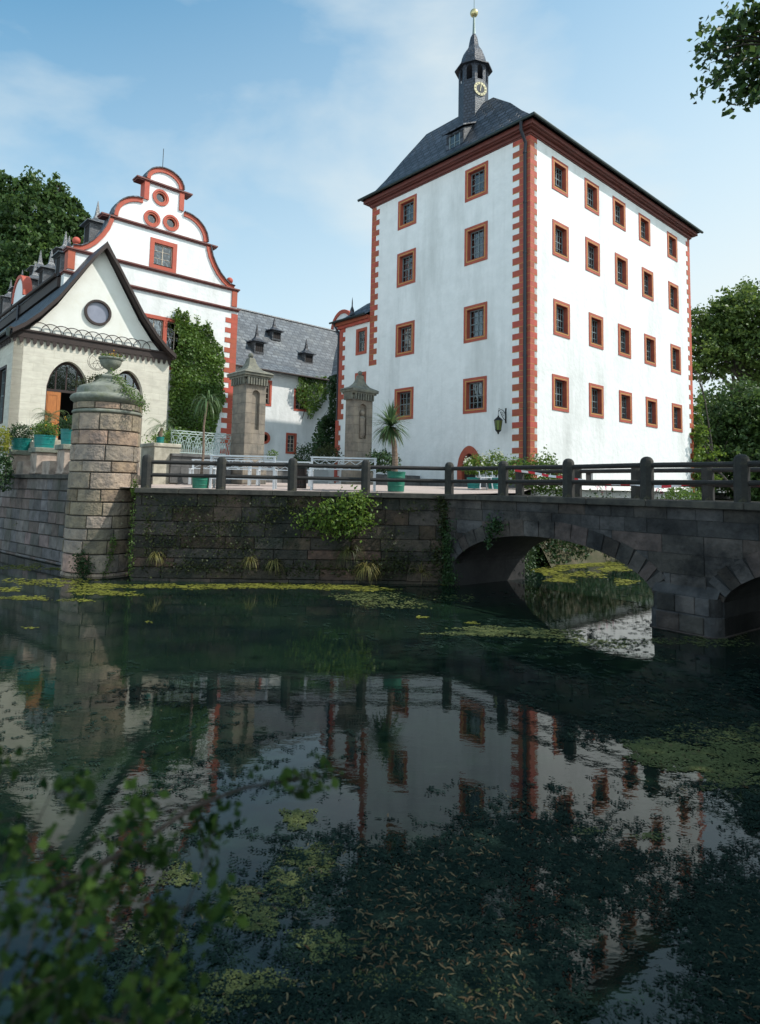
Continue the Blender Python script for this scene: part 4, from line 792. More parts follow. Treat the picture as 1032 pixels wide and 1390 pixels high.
mb = MB(); mb.X = faceB(0, B1); mb.prism(circle(9.95, 11.2, .53, 36), .02, .04, 0); mb.build('blind_pane', mats := ['blind'], f) if False else None
M['blind'] = mat('grey_lilac_blind', (0.24, 0.25, 0.31), (0.19, 0.20, 0.25), 0.35, ns=2, bump=0.05)
mb.build('blind_pane', 'blind', f)
def doorset(x, wd, zs, top, leafw, leafside):
    mb = MB(); mb.X = faceB(0, B1); o, i_ = arch(x, wd + .02, 4.62, zs, top + .01), arch(x, wd - .2, 4.63, zs - .02, top - .12)
    mb.prism(o, .28, .40, 0, [i_[::-1]]); mb.box(x - wd / 2 + .08, x + wd / 2 - .08, .30, .38, 7.15, 7.27)
    for k in range(1, 4): xx = x - wd / 2 + wd * k / 4; mb.box(xx - .03, xx + .03, .31, .37, 7.27, min(top - .2, 8.4))
    fr = mb.build('door_frame', 'darkwood', an)
    mb = MB(); mb.X = faceB(0, B1); mb.prism(arch(x, wd - .18, 7.27, 7.3, top - .13), .335, .345); mb.build('pane', 'glass', fr)
    for (a, b) in leafw:
        mb = MB(); mb.X = faceB(0, B1); mb.box(a, b, .31, .37, 4.85, 7.15); m_ = (b - a) * .16
        for (z0, z1) in ((5.0, 5.75), (5.88, 6.0), (6.1, 7.02)):
            mb.prism(rect(a + m_, b - m_, z0, z1), .295, .31, 0, [rect(a + m_ + .05, b - m_ - .05, z0 + .04, z1 - .04)[::-1]])
        d = mb.build('door', 'wood', an); mb = MB(); mb.X = faceB(0, B1); mb.tube([(b - .08, .30, 6.0), (b - .08, .24, 6.0), (b - .18, .24, 6.0)], .015, 5); mb.build('handle', 'gold', d)
doorset(8.82, 1.84, 7.35, 8.62, [(7.95, 8.62)], 0); doorset(11.58, 1.66, 7.3, 8.58, [(10.8, 11.5), (11.55, 12.3)], 0)
mb = MB(); mb.tube([(6.1, B1 - .5, 9.58), (6.1, 50, 9.62)], .09, 8); mb.tube([(6.1, B1 - .48, 9.6), (6.1, B1 - .48, 9.3)], .07, 8); mb.build('gutter', 'gutter', an)
for (b_,) in ((33.55,), (37.55,)):
    p_ = window_proto(1.4, 2.7, .12, an, rows=4, frame='darkwood', yellow=False, depth=.15, sill=False); place(p_, an, [(6.45, b_, 5.55)], 'A')

# ================================================================ TERRACE, STEPS, PEDESTALS
mb = MB(); mb.box(7.0, 14.2, 28.6, B1, 3.0, 4.62); mb.box(7.6, 13.4, 28.3, 28.6, 3.0, 4.3); mb.box(7.9, 13.0, B1 - .7, B1, 4.62, 4.84); mb.build('terrace', 'paleblock', kind='structure')
st = MB()
for i in range(6): st.box(8.2, 10.6, 28.3 - .34 * (i + 1), 28.3 - .34 * i, 2.9, 4.3 - .22 * i)
tag(st.build('stone_steps', 'pinkblock', org=(9.4, 27, 3)), 'flight of pale stone steps up to the porch house behind the tubs', 'steps')
def pedestal(k, A, B, lab, zt=4.2, wa=.74, wb=.9, zb=3.25):
    t_ = thing('stone_pedestal', lab, 'pedestal', (A, B, zb), group='pedestals on the moat wall')
    mb = MB(); mb.cbox(A, A + wa, B, B + wb, zb, zt - .20, .012); mb.cbox(A - .03, A + wa + .03, B - .03, B + wb + .03, zb, zb + .1, .01); mb.build('block', 'pinkblock', t_)
    mb = MB(); mb.cbox(A - .09, A + wa + .09, B - .09, B + wb + .09, zt - .20, zt, .02); mb.build('cap', 'moulding', t_)
    return (A + wa / 2, B + wb / 2, zt)
PP = [pedestal(0, 6.36, 30.0, 'leftmost square stone pedestal on the moat wall, beside the yellow-leaved shrub', 4.24), pedestal(1, 6.74, 27.9, 'middle square stone pedestal on the moat wall', 4.30), pedestal(2, 7.2, 25.9, 'stone pedestal on the moat wall half hidden by the round pier', 4.38)]
t_ = MB()
for (a, b, c, d_) in ((6.5, 28.8, 7.0, 30.0), (6.95, 26.8, 7.4, 27.9), (7.4, 24.3, 7.8, 25.9)): t_.box(a, c, b, d_, 3.22, 3.75)
t_.build('low_parapet', 'pinkblock', org=(6.8, 27, 3.2), label='low stone parapet running between the pedestals on the left moat wall', cat='parapet')
def tub(name, A, B, z, r, h, lab, m_='teal', castle=True, grp='teal plant tubs on the pedestals', plant=None, lf='l_ivyd'):
    t_ = thing(name, lab, 'plant tub', (A, B, z), castle, group=grp)
    mb = MB(); mb.lathe([(r * .88, z + .002), (r, z + h), (r * 1.03, z + h), (r * 1.03, z + h - .04), (r * .94, z + h - .06)], 28, (A, B), cap=False); mb.lathe([(r * .88, z + .002), (.01, z + .002)], 28, (A, B), cap=False)
    for f_ in (.3, .72): mb.lathe([(r * (.88 + .12 * f_) + .002, z + h * f_ - .012), (r * (.88 + .12 * f_) + .012, z + h * f_), (r * (.88 + .12 * f_) + .002, z + h * f_ + .012)], 28, (A, B), cap=False)
    mb.build('tub', m_, t_, castle=castle, smooth=True)
    mb = MB(); mb.lathe([(.01, z + h - .05), (r * .95, z + h - .05)], 20, (A, B), cap=False); mb.build('soil', 'soil', t_, castle=castle)
    return t_
def bush_in(t_, A, B, z, rx, rz, n, size, m_='l_ivyd', fl=None, castle=True, flat=0.5):
    P = rng.normal(size=(n, 3)); P /= np.linalg.norm(P, axis=1)[:, None]; P *= (rng.uniform(.35, 1, n) ** .5)[:, None]; P[:, 2] = np.maximum(P[:, 2], -flat)
    lump = 1 + .22 * np.sin(P[:, 0] * 5 + A * 3) * np.cos(P[:, 1] * 4.3 + B * 2) + .12 * rng.normal(size=n); P *= lump[:, None]
    P = P * [rx, rx, rz] + [A, B, z]; quads('foliage', leaf_arrays(P, size, nrm=(0, 0, .5)), m_, t_, castle=castle, tint=rng.beta(2, 2, n))
    st = MB()
    for i in range(7): a = i * .9; st.tube([(A, B, z - rz * .8), (A + .3 * rx * math.cos(a), B + .3 * rx * math.sin(a), z - .2 * rz), (A + .75 * rx * math.cos(a), B + .75 * rx * math.sin(a), z + .4 * rz)], [.012, .009, .004], 5)
    st.build('stem', 'bark', t_, castle=castle)
    if fl:
        k, sz, fm = fl; Q = rng.normal(size=(k, 3)); Q /= np.linalg.norm(Q, axis=1)[:, None]; Q[:, 2] = np.abs(Q[:, 2]); Q = Q * [rx, rx, rz] * 1.02 + [A, B, z]
        Q = np.repeat(Q, 5, 0) + rng.normal(size=(k * 5, 3)) * sz * .4; quads('blossom', leaf_arrays(Q, sz, aspect=1.1), fm, t_, castle=castle)
for i, (lab, r_, h_) in enumerate((('teal tub with a dense dark shrub on the leftmost pedestal', .40, .52), ('teal tub with a low leafy shrub on the middle pedestal', .40, .52), ('teal tub with an orange-flowered shrub partly behind the round pier', .42, .6))):
    A, B, z = PP[i]; t_ = tub('plant_tub', A, B, z, r_, h_, lab); bush_in(t_, A, B, z + h_ + .22, .52 + .06 * (i == 0), .34 + .08 * (i == 0), 1300, .085, 'l_ivyd' if i != 1 else 'l_ivy', fl=(9, .05, 'flowery') if i else None)
# blades: palms, yuccas
def blades(C, n, L, wd, droop, up=(-.3, 1.2), seg=6, fan=False, rg=rng):
    out = []; tv = []
    for i in range(n):
        a = rg.uniform(0, 2 * math.pi); el = rg.uniform(*up); l = L * rg.uniform(.75, 1.1); d = np.array([math.cos(a) * math.cos(el), math.sin(a) * math.cos(el), math.sin(el)]); s = np.array([-math.sin(a), math.cos(a), 0]); p = np.array(C, float); pts = [p.copy()]
        for k in range(seg): d = d + np.array([0, 0, -droop / seg * (1 + k * .5)]); d /= np.linalg.norm(d); p = p + d * l / seg; pts.append(p.copy())
        ws = [wd * min(1, .45 + 1.6 * k / seg) * (1 - (k / seg) ** 2.2) + .001 for k in range(seg + 1)]; tn = rg.random()
        for k in range(seg): out += [pts[k] - s * ws[k], pts[k] + s * ws[k], pts[k + 1] + s * ws[k + 1], pts[k + 1] - s * ws[k + 1]]; tv.append(tn)
    return np.array(out), np.array(tv)
def fronds(C, n, L, droop, up=(-.2, 1.0), nl=16, ll=.22, rg=rng):     # feather palm leaves
    out = []; tv = []
    for i in range(n):
        a = rg.uniform(0, 2 * math.pi); el = rg.uniform(*up); l = L * rg.uniform(.8, 1.1); d = np.array([math.cos(a) * math.cos(el), math.sin(a) * math.cos(el), math.sin(el)]); s = np.array([-math.sin(a), math.cos(a), 0]); p = np.array(C, float); tn = rg.random()
        for k in range(nl):
            d = d + np.array([0, 0, -droop / nl * (1 + k * .12)]); d /= np.linalg.norm(d); q = p + d * l / nl; out += [p - s * .006, p + s * .006, q + s * .006, q - s * .006]; tv.append(tn)
            for sg in (-1, 1):
                l2 = ll * math.sin(math.pi * min(.98, (k + 1.5) / (nl + 2))) ** .6; e = q + s * sg * l2 + d * l2 * .5 - np.array([0, 0, l2 * .35]); m_ = (q + e) / 2; out += [q, m_ + d * .011, e, m_ - d * .011]; tv.append(tn)
            p = q
    return np.array(out), np.array(tv)
# small palm on the steps, spiky grey plant beside it
A, B = 7.75, 28.9; zz = 4.62
t_ = tub('palm_tub', 7.35, 29.2, 4.78, .30, .36, 'small teal tub holding a short fan palm beside the wooden door', grp='teal palm tubs')
ped = MB(); ped.cbox(6.98, 7.72, 28.85, 29.6, 4.3, 4.78, .01); ped.build('step_block', 'paleblock', org=(7.3, 29.2, 4.3), label='pale stone block under the small palm tub by the steps', cat='stone block')
mb = MB(); mb.tube([(7.35, 29.2, 5.1), (7.37, 29.18, 5.3), (7.45, 29.1, 5.62)], [.13, .12, .08], 9); mb.build('trunk', 'palmbark', t_)
V1, tv = fronds((7.45, 29.1, 5.66), 22, .85, 1.3, (-.1, 1.2), 14, .16); quads('foliage', V1, 'l_palm', t_, castle=True, tint=tv)
t_ = thing('spiky_plant', 'wispy silver-grey spiky plant in front of the cream wall, left of the small palm', 'plant', (7.0, 30.6, 4.6)); V1, tv = blades((7.0, 30.6, 4.62), 42, 1.25, .012, .5, (.5, 1.4)); quads('blade', V1, 'l_grey', t_, castle=True, tint=tv)
# pale block with a palm to the right of the pier
t_ = thing('stone_block', 'large pale square stone block right of the round pier', 'stone block', (9.3, 22.57, 2.9))
mb = MB(); mb.cbox(9.3, 10.28, 22.57, 23.8, 2.8, 4.30, .015); mb.build('block', 'paleblock', t_); mb = MB(); mb.cbox(9.26, 10.32, 22.53, 23.84, 4.30, 4.44, .02); mb.build('cap', 'paleblock', t_)
t_ = tub('palm_tub', 9.62, 22.85, 4.44, .14, .24, 'tiny teal pot with a drooping palm on the pale stone block', grp='teal palm tubs')
mb = MB(); mb.tube([(9.62, 22.85, 4.6), (9.62, 22.85, 4.8), (9.66, 22.82, 5.02)], [.075, .09, .05], 8); mb.build('trunk', 'palmbark', t_)
V1, tv = fronds((9.66, 22.82, 5.05), 13, .85, 1.5, (.1, 1.25), 14, .14); quads('foliage', V1, 'l_palm', t_, castle=True, tint=tv)

# ================================================================ ROUND PIER WITH URN
px_, py_ = -9.20, 21.25
rp_ = thing('round_pier', 'round sandstone block pier standing in the moat, crowned by a moulded stone dome', 'pier', (px_, py_, 0), castle=False)
random.seed(21); mb = MB(); rad = lambda v: 1.075 - .008 * v
def cyl(u, v, d): a = u / 1.2; r_ = rad(v) + d; return (px_ + r_ * math.cos(a), py_ + r_ * math.sin(a), v)
blocks(mb, cyl, 0, 2 * math.pi * 1.2, -.3, 5.2, (.36, .58), (.8, 1.7), gap=.018, bev=.025, nseg=9, jit=.03, lighter=lambda v: .35 if v < .6 else 0)
mb.build('shaft', 'pierstone', rp_, castle=False)
mb = MB(); mb.lathe([(rad(-.3) - .01, -.3), (rad(5.3) - .01, 5.3)], 48, (px_, py_)); mb.build('mortar_core', 'mortar', rp_, castle=False)
mb = MB(); mb.lathe([(1.0, 5.19), (1.06, 5.2), (1.10, 5.24), (1.10, 5.28), (1.06, 5.32), (1.0, 5.33)], 56, (px_, py_), cap=False); mb.build('ring_moulding', 'moulding', rp_, castle=False, smooth=True)
random.seed(22); mb = MB(); blocks(mb, cyl, 0, 2 * math.pi * 1.2, 5.33, 5.56, (.22, .3), (.6, 1.1), gap=.02, bev=.015, nseg=9); mb.build('neck_course', 'pierstone', rp_, castle=False)
mb = MB(); mb.lathe([(.95, 5.54), (1.04, 5.56), (1.08, 5.60), (1.10, 5.62), (1.16, 5.66), (1.185, 5.73), (1.16, 5.80), (1.09, 5.85), (1.0, 5.87), (.99, 5.89), (.98, 6.06), (.93, 6.13), (.70, 6.22), (.52, 6.30), (.46, 6.40)], 56, (px_, py_)); mb.build('cornice', 'moulding', rp_, castle=False, smooth=True)
mb = MB(); mb.lathe([(.42, 6.36), (.46, 6.42), (.46, 6.50), (.40, 6.55), (.18, 6.60)], 40, (px_, py_)); mb.build('drum', 'moulding', rp_, castle=False, smooth=True)
ur = thing('stone_urn', 'weathered stone urn filled with small orange flowers on top of the round pier', 'urn', (px_, py_, 6.60), castle=False)
mb = MB(); mb.lathe([(.17, 6.60), (.16, 6.64), (.09, 6.68), (.07, 6.73), (.11, 6.77), (.20, 6.81), (.30, 6.90), (.35, 7.01), (.355, 7.09), (.385, 7.10), (.40, 7.13), (.39, 7.17), (.35, 7.18), (.33, 7.12)], 40, (px_, py_), cap=False); mb.build('bowl', 'moulding', ur, castle=False, smooth=True)
mb = MB(); mb.lathe([(.01, 7.12), (.34, 7.12)], 24, (px_, py_), cap=False); mb.build('soil', 'soil', ur, castle=False)
P = rng.normal(size=(420, 3)) * [.16, .16, .05] + [px_, py_, 7.20]; quads('foliage', leaf_arrays(P, .07), 'l_ivy', ur)
P = rng.normal(size=(50, 3)) * [.14, .14, .04] + [px_, py_, 7.28]; quads('blossom', leaf_arrays(P, .05, 1.1), 'flowery', ur)
hr = MB(); cx0, cy0 = px_ - .36, py_ - .2
for (r_, z) in ((.32, 7.02), (.27, 7.0), (.14, 6.9)): hr.tube([(cx0 + r_ * math.cos(i * .35) * .9, cy0 + r_ * math.cos(i * .35) * .3, z + r_ * math.sin(i * .35)) for i in range(19)], .008, 5)
for i in range(6): a = i * 1.05; hr.tube([(cx0, cy0, 6.95), (cx0 + .2 * math.cos(a), cy0 + .06, 6.95 + .2 * math.sin(a)), (cx0 + .29 * math.cos(a + .3), cy0 + .08, 7.0 + .29 * math.sin(a + .3))], .006, 4)
hr.build('wire_hoop', 'bark', org=(cx0, cy0, 6.7), castle=False, label='thin curly wire and twig hoop leaning against the stone urn', cat='wire hoop')
# trailing fern-like creepers around the dome
def creeper(name, lab, cat, pts, n, sp, size, m_, castle=False, org=None, stem=True, nrm=None, grp=None):
    pts = [np.array(p, float) for p in pts]; T = rng.random(n) * (len(pts) - 1); I = np.minimum(T.astype(int), len(pts) - 2); f = (T - I)[:, None]; Pn = np.array(pts); P = Pn[I] * (1 - f) + Pn[I + 1] * f + rng.normal(size=(n, 3)) * sp
    t_ = thing(name, lab, cat, org if org is not None else tuple(pts[0]), castle, group=grp); quads('foliage', leaf_arrays(P, size, nrm=nrm), m_, t_, castle=castle, tint=rng.beta(2, 2, n))
    if stem: s_ = MB(); s_.tube([tuple(p) for p in pts], .01, 5); s_.build('stem', 'bark', t_, castle=castle)
    return t_
cxp = onY(168, 518, py_ - .5)
creeper('trailing_creeper', 'feathery green creeper spilling down the right of the urn dome', 'creeper', [(px_ + .3, py_ - .4, 6.55), (px_ + .62, py_ - .55, 6.22), (px_ + .9, py_ - .7, 5.95), (px_ + 1.25, py_ - .7, 5.75), (px_ + 1.5, py_ - .65, 5.35)], 900, (.10, .10, .11), .065, 'l_ivy')
creeper('trailing_creeper', 'small mossy creeper hanging over the left of the urn dome', 'creeper', [(px_ - .2, py_ - .4, 6.5), (px_ - .5, py_ - .5, 6.3), (px_ - .9, py_ - .6, 6.12)], 420, (.1, .08, .07), .06, 'l_fern')
creeper('ivy_clump', 'dark ivy clump growing at the foot of the round pier', 'ivy', [(px_ + .05, py_ - 1.14, .05), (px_ + .0, py_ - 1.16, .35), (px_ - .05, py_ - 1.16, .62)], 900, (.14, .06, .14), .07, 'l_ivyd')
creeper('ivy_clump', 'thin ivy strand climbing the right side of the round pier', 'ivy', [(px_ + .58, py_ - 1.0, .0), (px_ + .72, py_ - .9, .5), (px_ + .78, py_ - .86, .95), (px_ + .80, py_ - .84, 1.25)], 380, (.06, .05, .10), .06, 'l_ivy')
creeper('weed_tuft', 'bright weed tuft sprouting where the round pier meets the railing wall', 'weed', [(-7.52, 19.62, 2.62), (-7.54, 19.6, 2.95)], 160, (.06, .05, .09), .07, 'l_bright')
creeper('ivy_clump', 'thin green strand hanging in the joint right of the round pier', 'ivy', [(-7.5, 19.58, 2.4), (-7.5, 19.56, 1.2), (-7.48, 19.54, .15)], 420, (.05, .05, .2), .06, 'l_ivy')

# ================================================================ MOAT WALLS
random.seed(31)
lw = thing('left_moat_wall', 'shaded grey-purple block wall rising from the moat left of the round pier', 'wall', (7.15, 24.0, 0))
pa, pb = Vector((6.20, 32.0, 0)), Vector((7.45, 22.0, 0)); dd = (pb - pa).normalized(); nn = Vector((dd.y, -dd.x, 0)); nn = nn if nn.x < 0 else -nn
mb = MB(); fnL = lambda u, v, d: tuple(pa + dd * u + nn * (d + .10 * (3.1 - v) / 3.1) + Vector((0, 0, v)))
blocks(mb, fnL, 0, (pb - pa).length, -.3, 3.06, (.36, .48), (.5, 1.0), gap=.02, bev=.02); mb.build('facing', 'leftstone', lw)
mb = MB(); mb.X = Matrix.Translation(pa) @ Matrix.Rotation(math.atan2(dd.y, dd.x), 4, 'Z'); s_ = 1 if (mb.X.to_3x3() @ Vector((0, 1, 0))).dot(nn) < 0 else -1
mb.box(0, 10.2, s_ * -.02, s_ * 1.5, -.4, 3.06); mb.build('mortar_core', 'mortar', lw)
mb = MB(); mb.X = Matrix.Translation(pa) @ Matrix.Rotation(math.atan2(dd.y, dd.x), 4, 'Z'); mb.cbox(0, 10.2, s_ * -.14, s_ * 1.6, 3.06, 3.22, .015); mb.build('coping', 'copestone', lw)
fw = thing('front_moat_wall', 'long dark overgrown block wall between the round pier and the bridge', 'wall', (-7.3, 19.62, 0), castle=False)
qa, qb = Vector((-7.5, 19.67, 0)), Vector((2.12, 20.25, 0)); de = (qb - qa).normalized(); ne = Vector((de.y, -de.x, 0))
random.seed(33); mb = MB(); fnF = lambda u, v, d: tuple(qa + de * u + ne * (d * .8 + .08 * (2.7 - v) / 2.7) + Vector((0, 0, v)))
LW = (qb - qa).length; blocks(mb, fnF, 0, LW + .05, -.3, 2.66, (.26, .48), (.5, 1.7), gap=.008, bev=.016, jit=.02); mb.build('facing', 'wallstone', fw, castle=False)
mb = MB(); mb.X = Matrix.Translation(qa) @ Matrix.Rotation(math.atan2(de.y, de.x), 4, 'Z'); mb.box(0, LW, .03, 1.2, -.4, 2.66); mb.build('mortar_core', 'mortar', fw, castle=False)
mb = MB(); mb.X = Matrix.Translation(qa) @ Matrix.Rotation(math.atan2(de.y, de.x), 4, 'Z'); x = 0
while x < LW: l = min(random.uniform(1.3, 1.9), LW - x); mb.cbox(x, x + l - .008, -.17, .42, 2.66, 2.82, .015); x += l
mb.build('coping', 'copestone', fw, castle=False)

# ================================================================ BRIDGE
br = thing('stone_bridge', 'dark stone arch bridge crossing the moat from the courtyard to the right', 'bridge', tuple(C0), castle=False, rot=math.atan2(EB.y, EB.x))
def bseg(cx_, hw, zs, rise, n=20): return [(cx_ + hw * math.cos(math.pi * i / n), zs + rise * (1 - abs(math.cos(math.pi * i / n)) ** 2.1) ** .62) for i in range(n + 1)]
a1 = bseg(3.72, 3.22, .68, 1.06); a2 = bseg(11.75, 3.25, .72, 1.1)
top_ = [(-.02, 2.66), (15.6, 2.66)]
poly = [(-.02, -.5), (.5, -.5)] + a1[::-1] + [(6.94, -.5), (8.5, -.5)] + a2[::-1] + [(15.0, -.5), (15.6, -.5)] + top_[::-1]
mb = MB(); mb.prism(poly, 0, 3.3, 0); mb.build('spandrel_wall', 'mortarb', br, castle=False)
ext = []
for A_ in (a1, a2):
    for i in range(len(A_)):
        p, q = Vector(A_[max(i - 1, 0)]), Vector(A_[min(i + 1, len(A_) - 1)]); d = (q - p).normalized(); nr = Vector((d.y, -d.x)); nr = nr if nr.y > 0 else -nr; e = Vector(A_[i]) + nr * .42; ext.append((e.x, e.y))
def ext_at(x):
    best = 0.78 if 6.4 < x < 9.1 else -.3
    for i in range(len(ext) - 1):
        (xa, za), (xb, zb_) = ext[i], ext[i + 1]
        lo, hi = min(xa, xb), max(xa, xb)
        if lo <= x <= hi and hi - lo < .9 and hi > lo: best = max(best, za + (zb_ - za) * (x - xa) / (xb - xa))
    return best
mb = MB(); random.seed(43); z = -.3
while z < 2.62:
    h = min(random.uniform(.30, .46), 2.66 - z); h = 2.66 - z if 2.66 - z - h < .2 else h; x = -random.uniform(0, .8)
    while x < 15.5:
        l = random.uniform(.5, 1.35); a, b = max(x, 0) + .007, min(x + l, 15.5) - .007; x += l
        if b - a < .08: continue
        n = max(2, int((b - a) / .12)); pts = [(a + (b - a) * i / n, max(z + .007, ext_at(a + (b - a) * i / n))) for i in range(n + 1)]; zt_ = z + h - .007
        pts = [p for p in pts if p[1] < zt_ - .02]
        if len(pts) < 2 or pts[-1][0] - pts[0][0] < .06: continue
        mb.prism([pts[0]] + pts[1:] + [(pts[-1][0], zt_ + random.uniform(-.006, .004)), (pts[0][0], zt_ + random.uniform(-.006, .004))], -.012 - random.uniform(0, .02), .02, t=random.random())
    z += h
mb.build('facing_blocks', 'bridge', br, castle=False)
mb = MB(); random.seed(41)
for A_ in (a1, a2):
    mb = MB()
    cxx = (A_[0][0] + A_[-1][0]) / 2; n = len(A_) - 1; sub = []
    for i in range(n):
        for f_ in (0, .5): sub.append((A_[i][0] + (A_[i + 1][0] - A_[i][0]) * f_, A_[i][1] + (A_[i + 1][1] - A_[i][1]) * f_))
    sub.append(A_[-1])
    for i in range(0, len(sub) - 2, 2):
        p, q = Vector(sub[i]), Vector(sub[i + 2]); d = (q - p).normalized(); nr = Vector((d.y, -d.x)); nr = nr if nr.y > 0 else -nr; th = random.uniform(.40, .46)
        if (p + nr * th).y > 2.5: th = (2.5 - p.y)
        mb.prism([tuple(p + d * .006), tuple(q - d * .006), tuple(q - d * .006 + nr * th), tuple(p + d * .006 + nr * th)][::1], -.03 - random.uniform(0, .015), .4)
    mb.build('voussoir_ring', 'bridge', br, castle=False)
mb = MB()
def rbox(x0, x1, y0, y1, z0, z1, r_=.18, n=5):
    P = []
    for (cx_, cy_, a0) in ((x0 + r_, y1 - .0, 0),): pass
    P = [(x1, y1), (x0, y1)] + [(x0 + r_ - r_ * math.cos(i / n * math.pi / 2), y0 + r_ - r_ * math.sin(i / n * math.pi / 2)) for i in range(n + 1)] + [(x1 - r_ + r_ * math.sin(i / n * math.pi / 2), y0 + r_ - r_ * math.cos(i / n * math.pi / 2)) for i in range(n + 1)]
    k = len(P); mb.add([(a, b, z0) for a, b in P] + [(a, b, z1) for a, b in P], [tuple(range(k))[::-1], tuple(range(k, 2 * k))] + [(i, (i + 1) % k, (i + 1) % k + k, i + k) for i in range(k)])
rbox(6.90, 8.54, -.34, 3.6, -.5, .02, .3); rbox(6.94, 8.50, -.28, 3.6, .02, .40, .25); rbox(6.98, 8.46, -.20, 3.5, .40, .78, .2); mb.add([(7.0, -.18, .78), (8.44, -.18, .78), (8.44, 0, 1.0), (7.0, 0, 1.0)], [(0, 1, 2, 3)])
mb.build('pier_base', 'bridge', br, castle=False)
mb = MB(); random.seed(47)
for (z0_, z1_, y_, xa, xb) in ((.03, .39, -.31, 7.16, 8.28), (.41, .77, -.23, 7.14, 8.30), (-.3, .0, -.37, 7.2, 8.24)):
    x = xa
    while x < xb - .1: l = min(random.uniform(.4, .75), xb - x); mb.cbox(x + .006, x + l - .006, y_ - random.uniform(0, .015), y_ + .1, z0_, z1_, .012); x += l
mb.build('base_blocks', 'bridge', br, castle=False)
for y0 in (-.14, 3.02):
    x = 0.05; mb = MB()
    while x < 15.6: l = random.uniform(1.4, 2.2); mb.cbox(x, min(x + l, 15.6) - .008, y0, y0 + .42, 2.66, 2.82, .015); x += l
    mb.build('coping', 'copestone', br, castle=False)
mb = MB(); mb.box(0, 15.6, .28, 3.02, 2.66, 2.79); mb.build('deck', 'court', br, castle=False)

# ---- railings: stone posts with rounded tops and two weathered rails
def railing(lab, pts, grp, tops=1.02, last=True):
    t_ = thing('post_railing', lab, 'railing', tuple(pts[0]), castle=False, group=grp)
    pr = MB(); h = .15
    prof_ = [(.150, 0), (.150, .86), (.142, .92), (.12, .97), (.075, 1.01), (.02, 1.025)]
    pr.lathe([(r_ * 1.04, z * tops / 1.02) for r_, z in prof_], 8, (0, 0), ph=math.pi / 8); me = mesh_from('post', pr.v, pr.f, [M['poststone']], pr.m, pr.t)
    for i, p in enumerate(pts):
        if i == len(pts) - 1 and not last: continue
        o = bpy.data.objects.new('post', me); sc.collection.objects.link(o); o.parent = t_; o.location = Vector(p) - Vector(pts[0]); nx = Vector(pts[min(i + 1, len(pts) - 1)]) - Vector(pts[max(0, i - 1)]); o.rotation_euler.z = math.atan2(nx.y, nx.x) + random.uniform(-.04, .04); o.rotation_euler.x = random.uniform(-.012, .012); o.scale.z = random.uniform(.985, 1.015)
    for i in range(len(pts) - 1):
        a, b = Vector(pts[i]), Vector(pts[i + 1])
        for z, r_ in ((.80, .062), (.405, .058)):
            rb = MB(); dz = random.uniform(-.008, .008); rb.tube([a + Vector((0, 0, z + dz)), b + Vector((0, 0, z - dz))], r_, 8); rb.build('rail', 'railwood', t_, castle=False)
    return t_
zc = 2.82
railing('dark stone post and rail fence along the overgrown front moat wall', [Vector((x, 19.60 + (x + 7.2) * .0515 + .12, zc)) for x in (-7.22, -4.93, -2.72, -.42)] + [BR(.12, .08, zc)], 'post and rail fences', last=False)
railing('nearer dark post and rail fence along the bridge', [BR(s_, .08, zc) for s_ in (.12, 2.36, 4.6, 6.78, 8.88, 11.0, 13.2, 15.3)], 'post and rail fences')
railing('farther stone post and rail fence on the tower side of the bridge', [BR(s_, 3.22, zc) for s_ in (.35, 2.65, 4.68, 6.72, 8.8, 11.0, 13.2, 15.3)], 'post and rail fences', .96)
# barrier tape along the farther railing
tp = MB(); pts = []
for (x, y) in ((699, 640), (722, 643), (745, 647.5), (771, 650.5), (800, 655), (830, 658.5), (862, 659), (885, 662), (905, 662.5), (925, 660), (945, 657.5), (960, 656.5), (1000, 659), (1036, 660), (1100, 662)):
    d = ray(x, y); p0 = BR(0, 3.07); t0 = p0.dot(NB) / d.dot(NB); p = d * t0; pts.append(Vector((p.x, p.y, p.z + H)))
dist = 0; k = 0
for i in range(len(pts) - 1):
    a, b = pts[i], pts[i + 1]; n = max(1, int((b - a).length / .13))
    for j in range(n):
        p, q = a + (b - a) * j / n, a + (b - a) * (j + 1) / n; hgt = .075; tw1 = NB * .012 * math.sin(k * .5); tw2 = NB * .012 * math.sin((k + 1) * .5)
        tp.add([p + tw1, q + tw2, q + Vector((0, 0, hgt)) - tw2, p + Vector((0, 0, hgt)) - tw1], [(0, 1, 2, 3)], 0 if (k // 2) % 2 == 0 else 1); k += 1
tp.build('barrier_tape', ['taped', 'tapew'], org=tuple(pts[0]), castle=False, label='red and white striped barrier tape sagging along the bridge railing', cat='barrier tape')

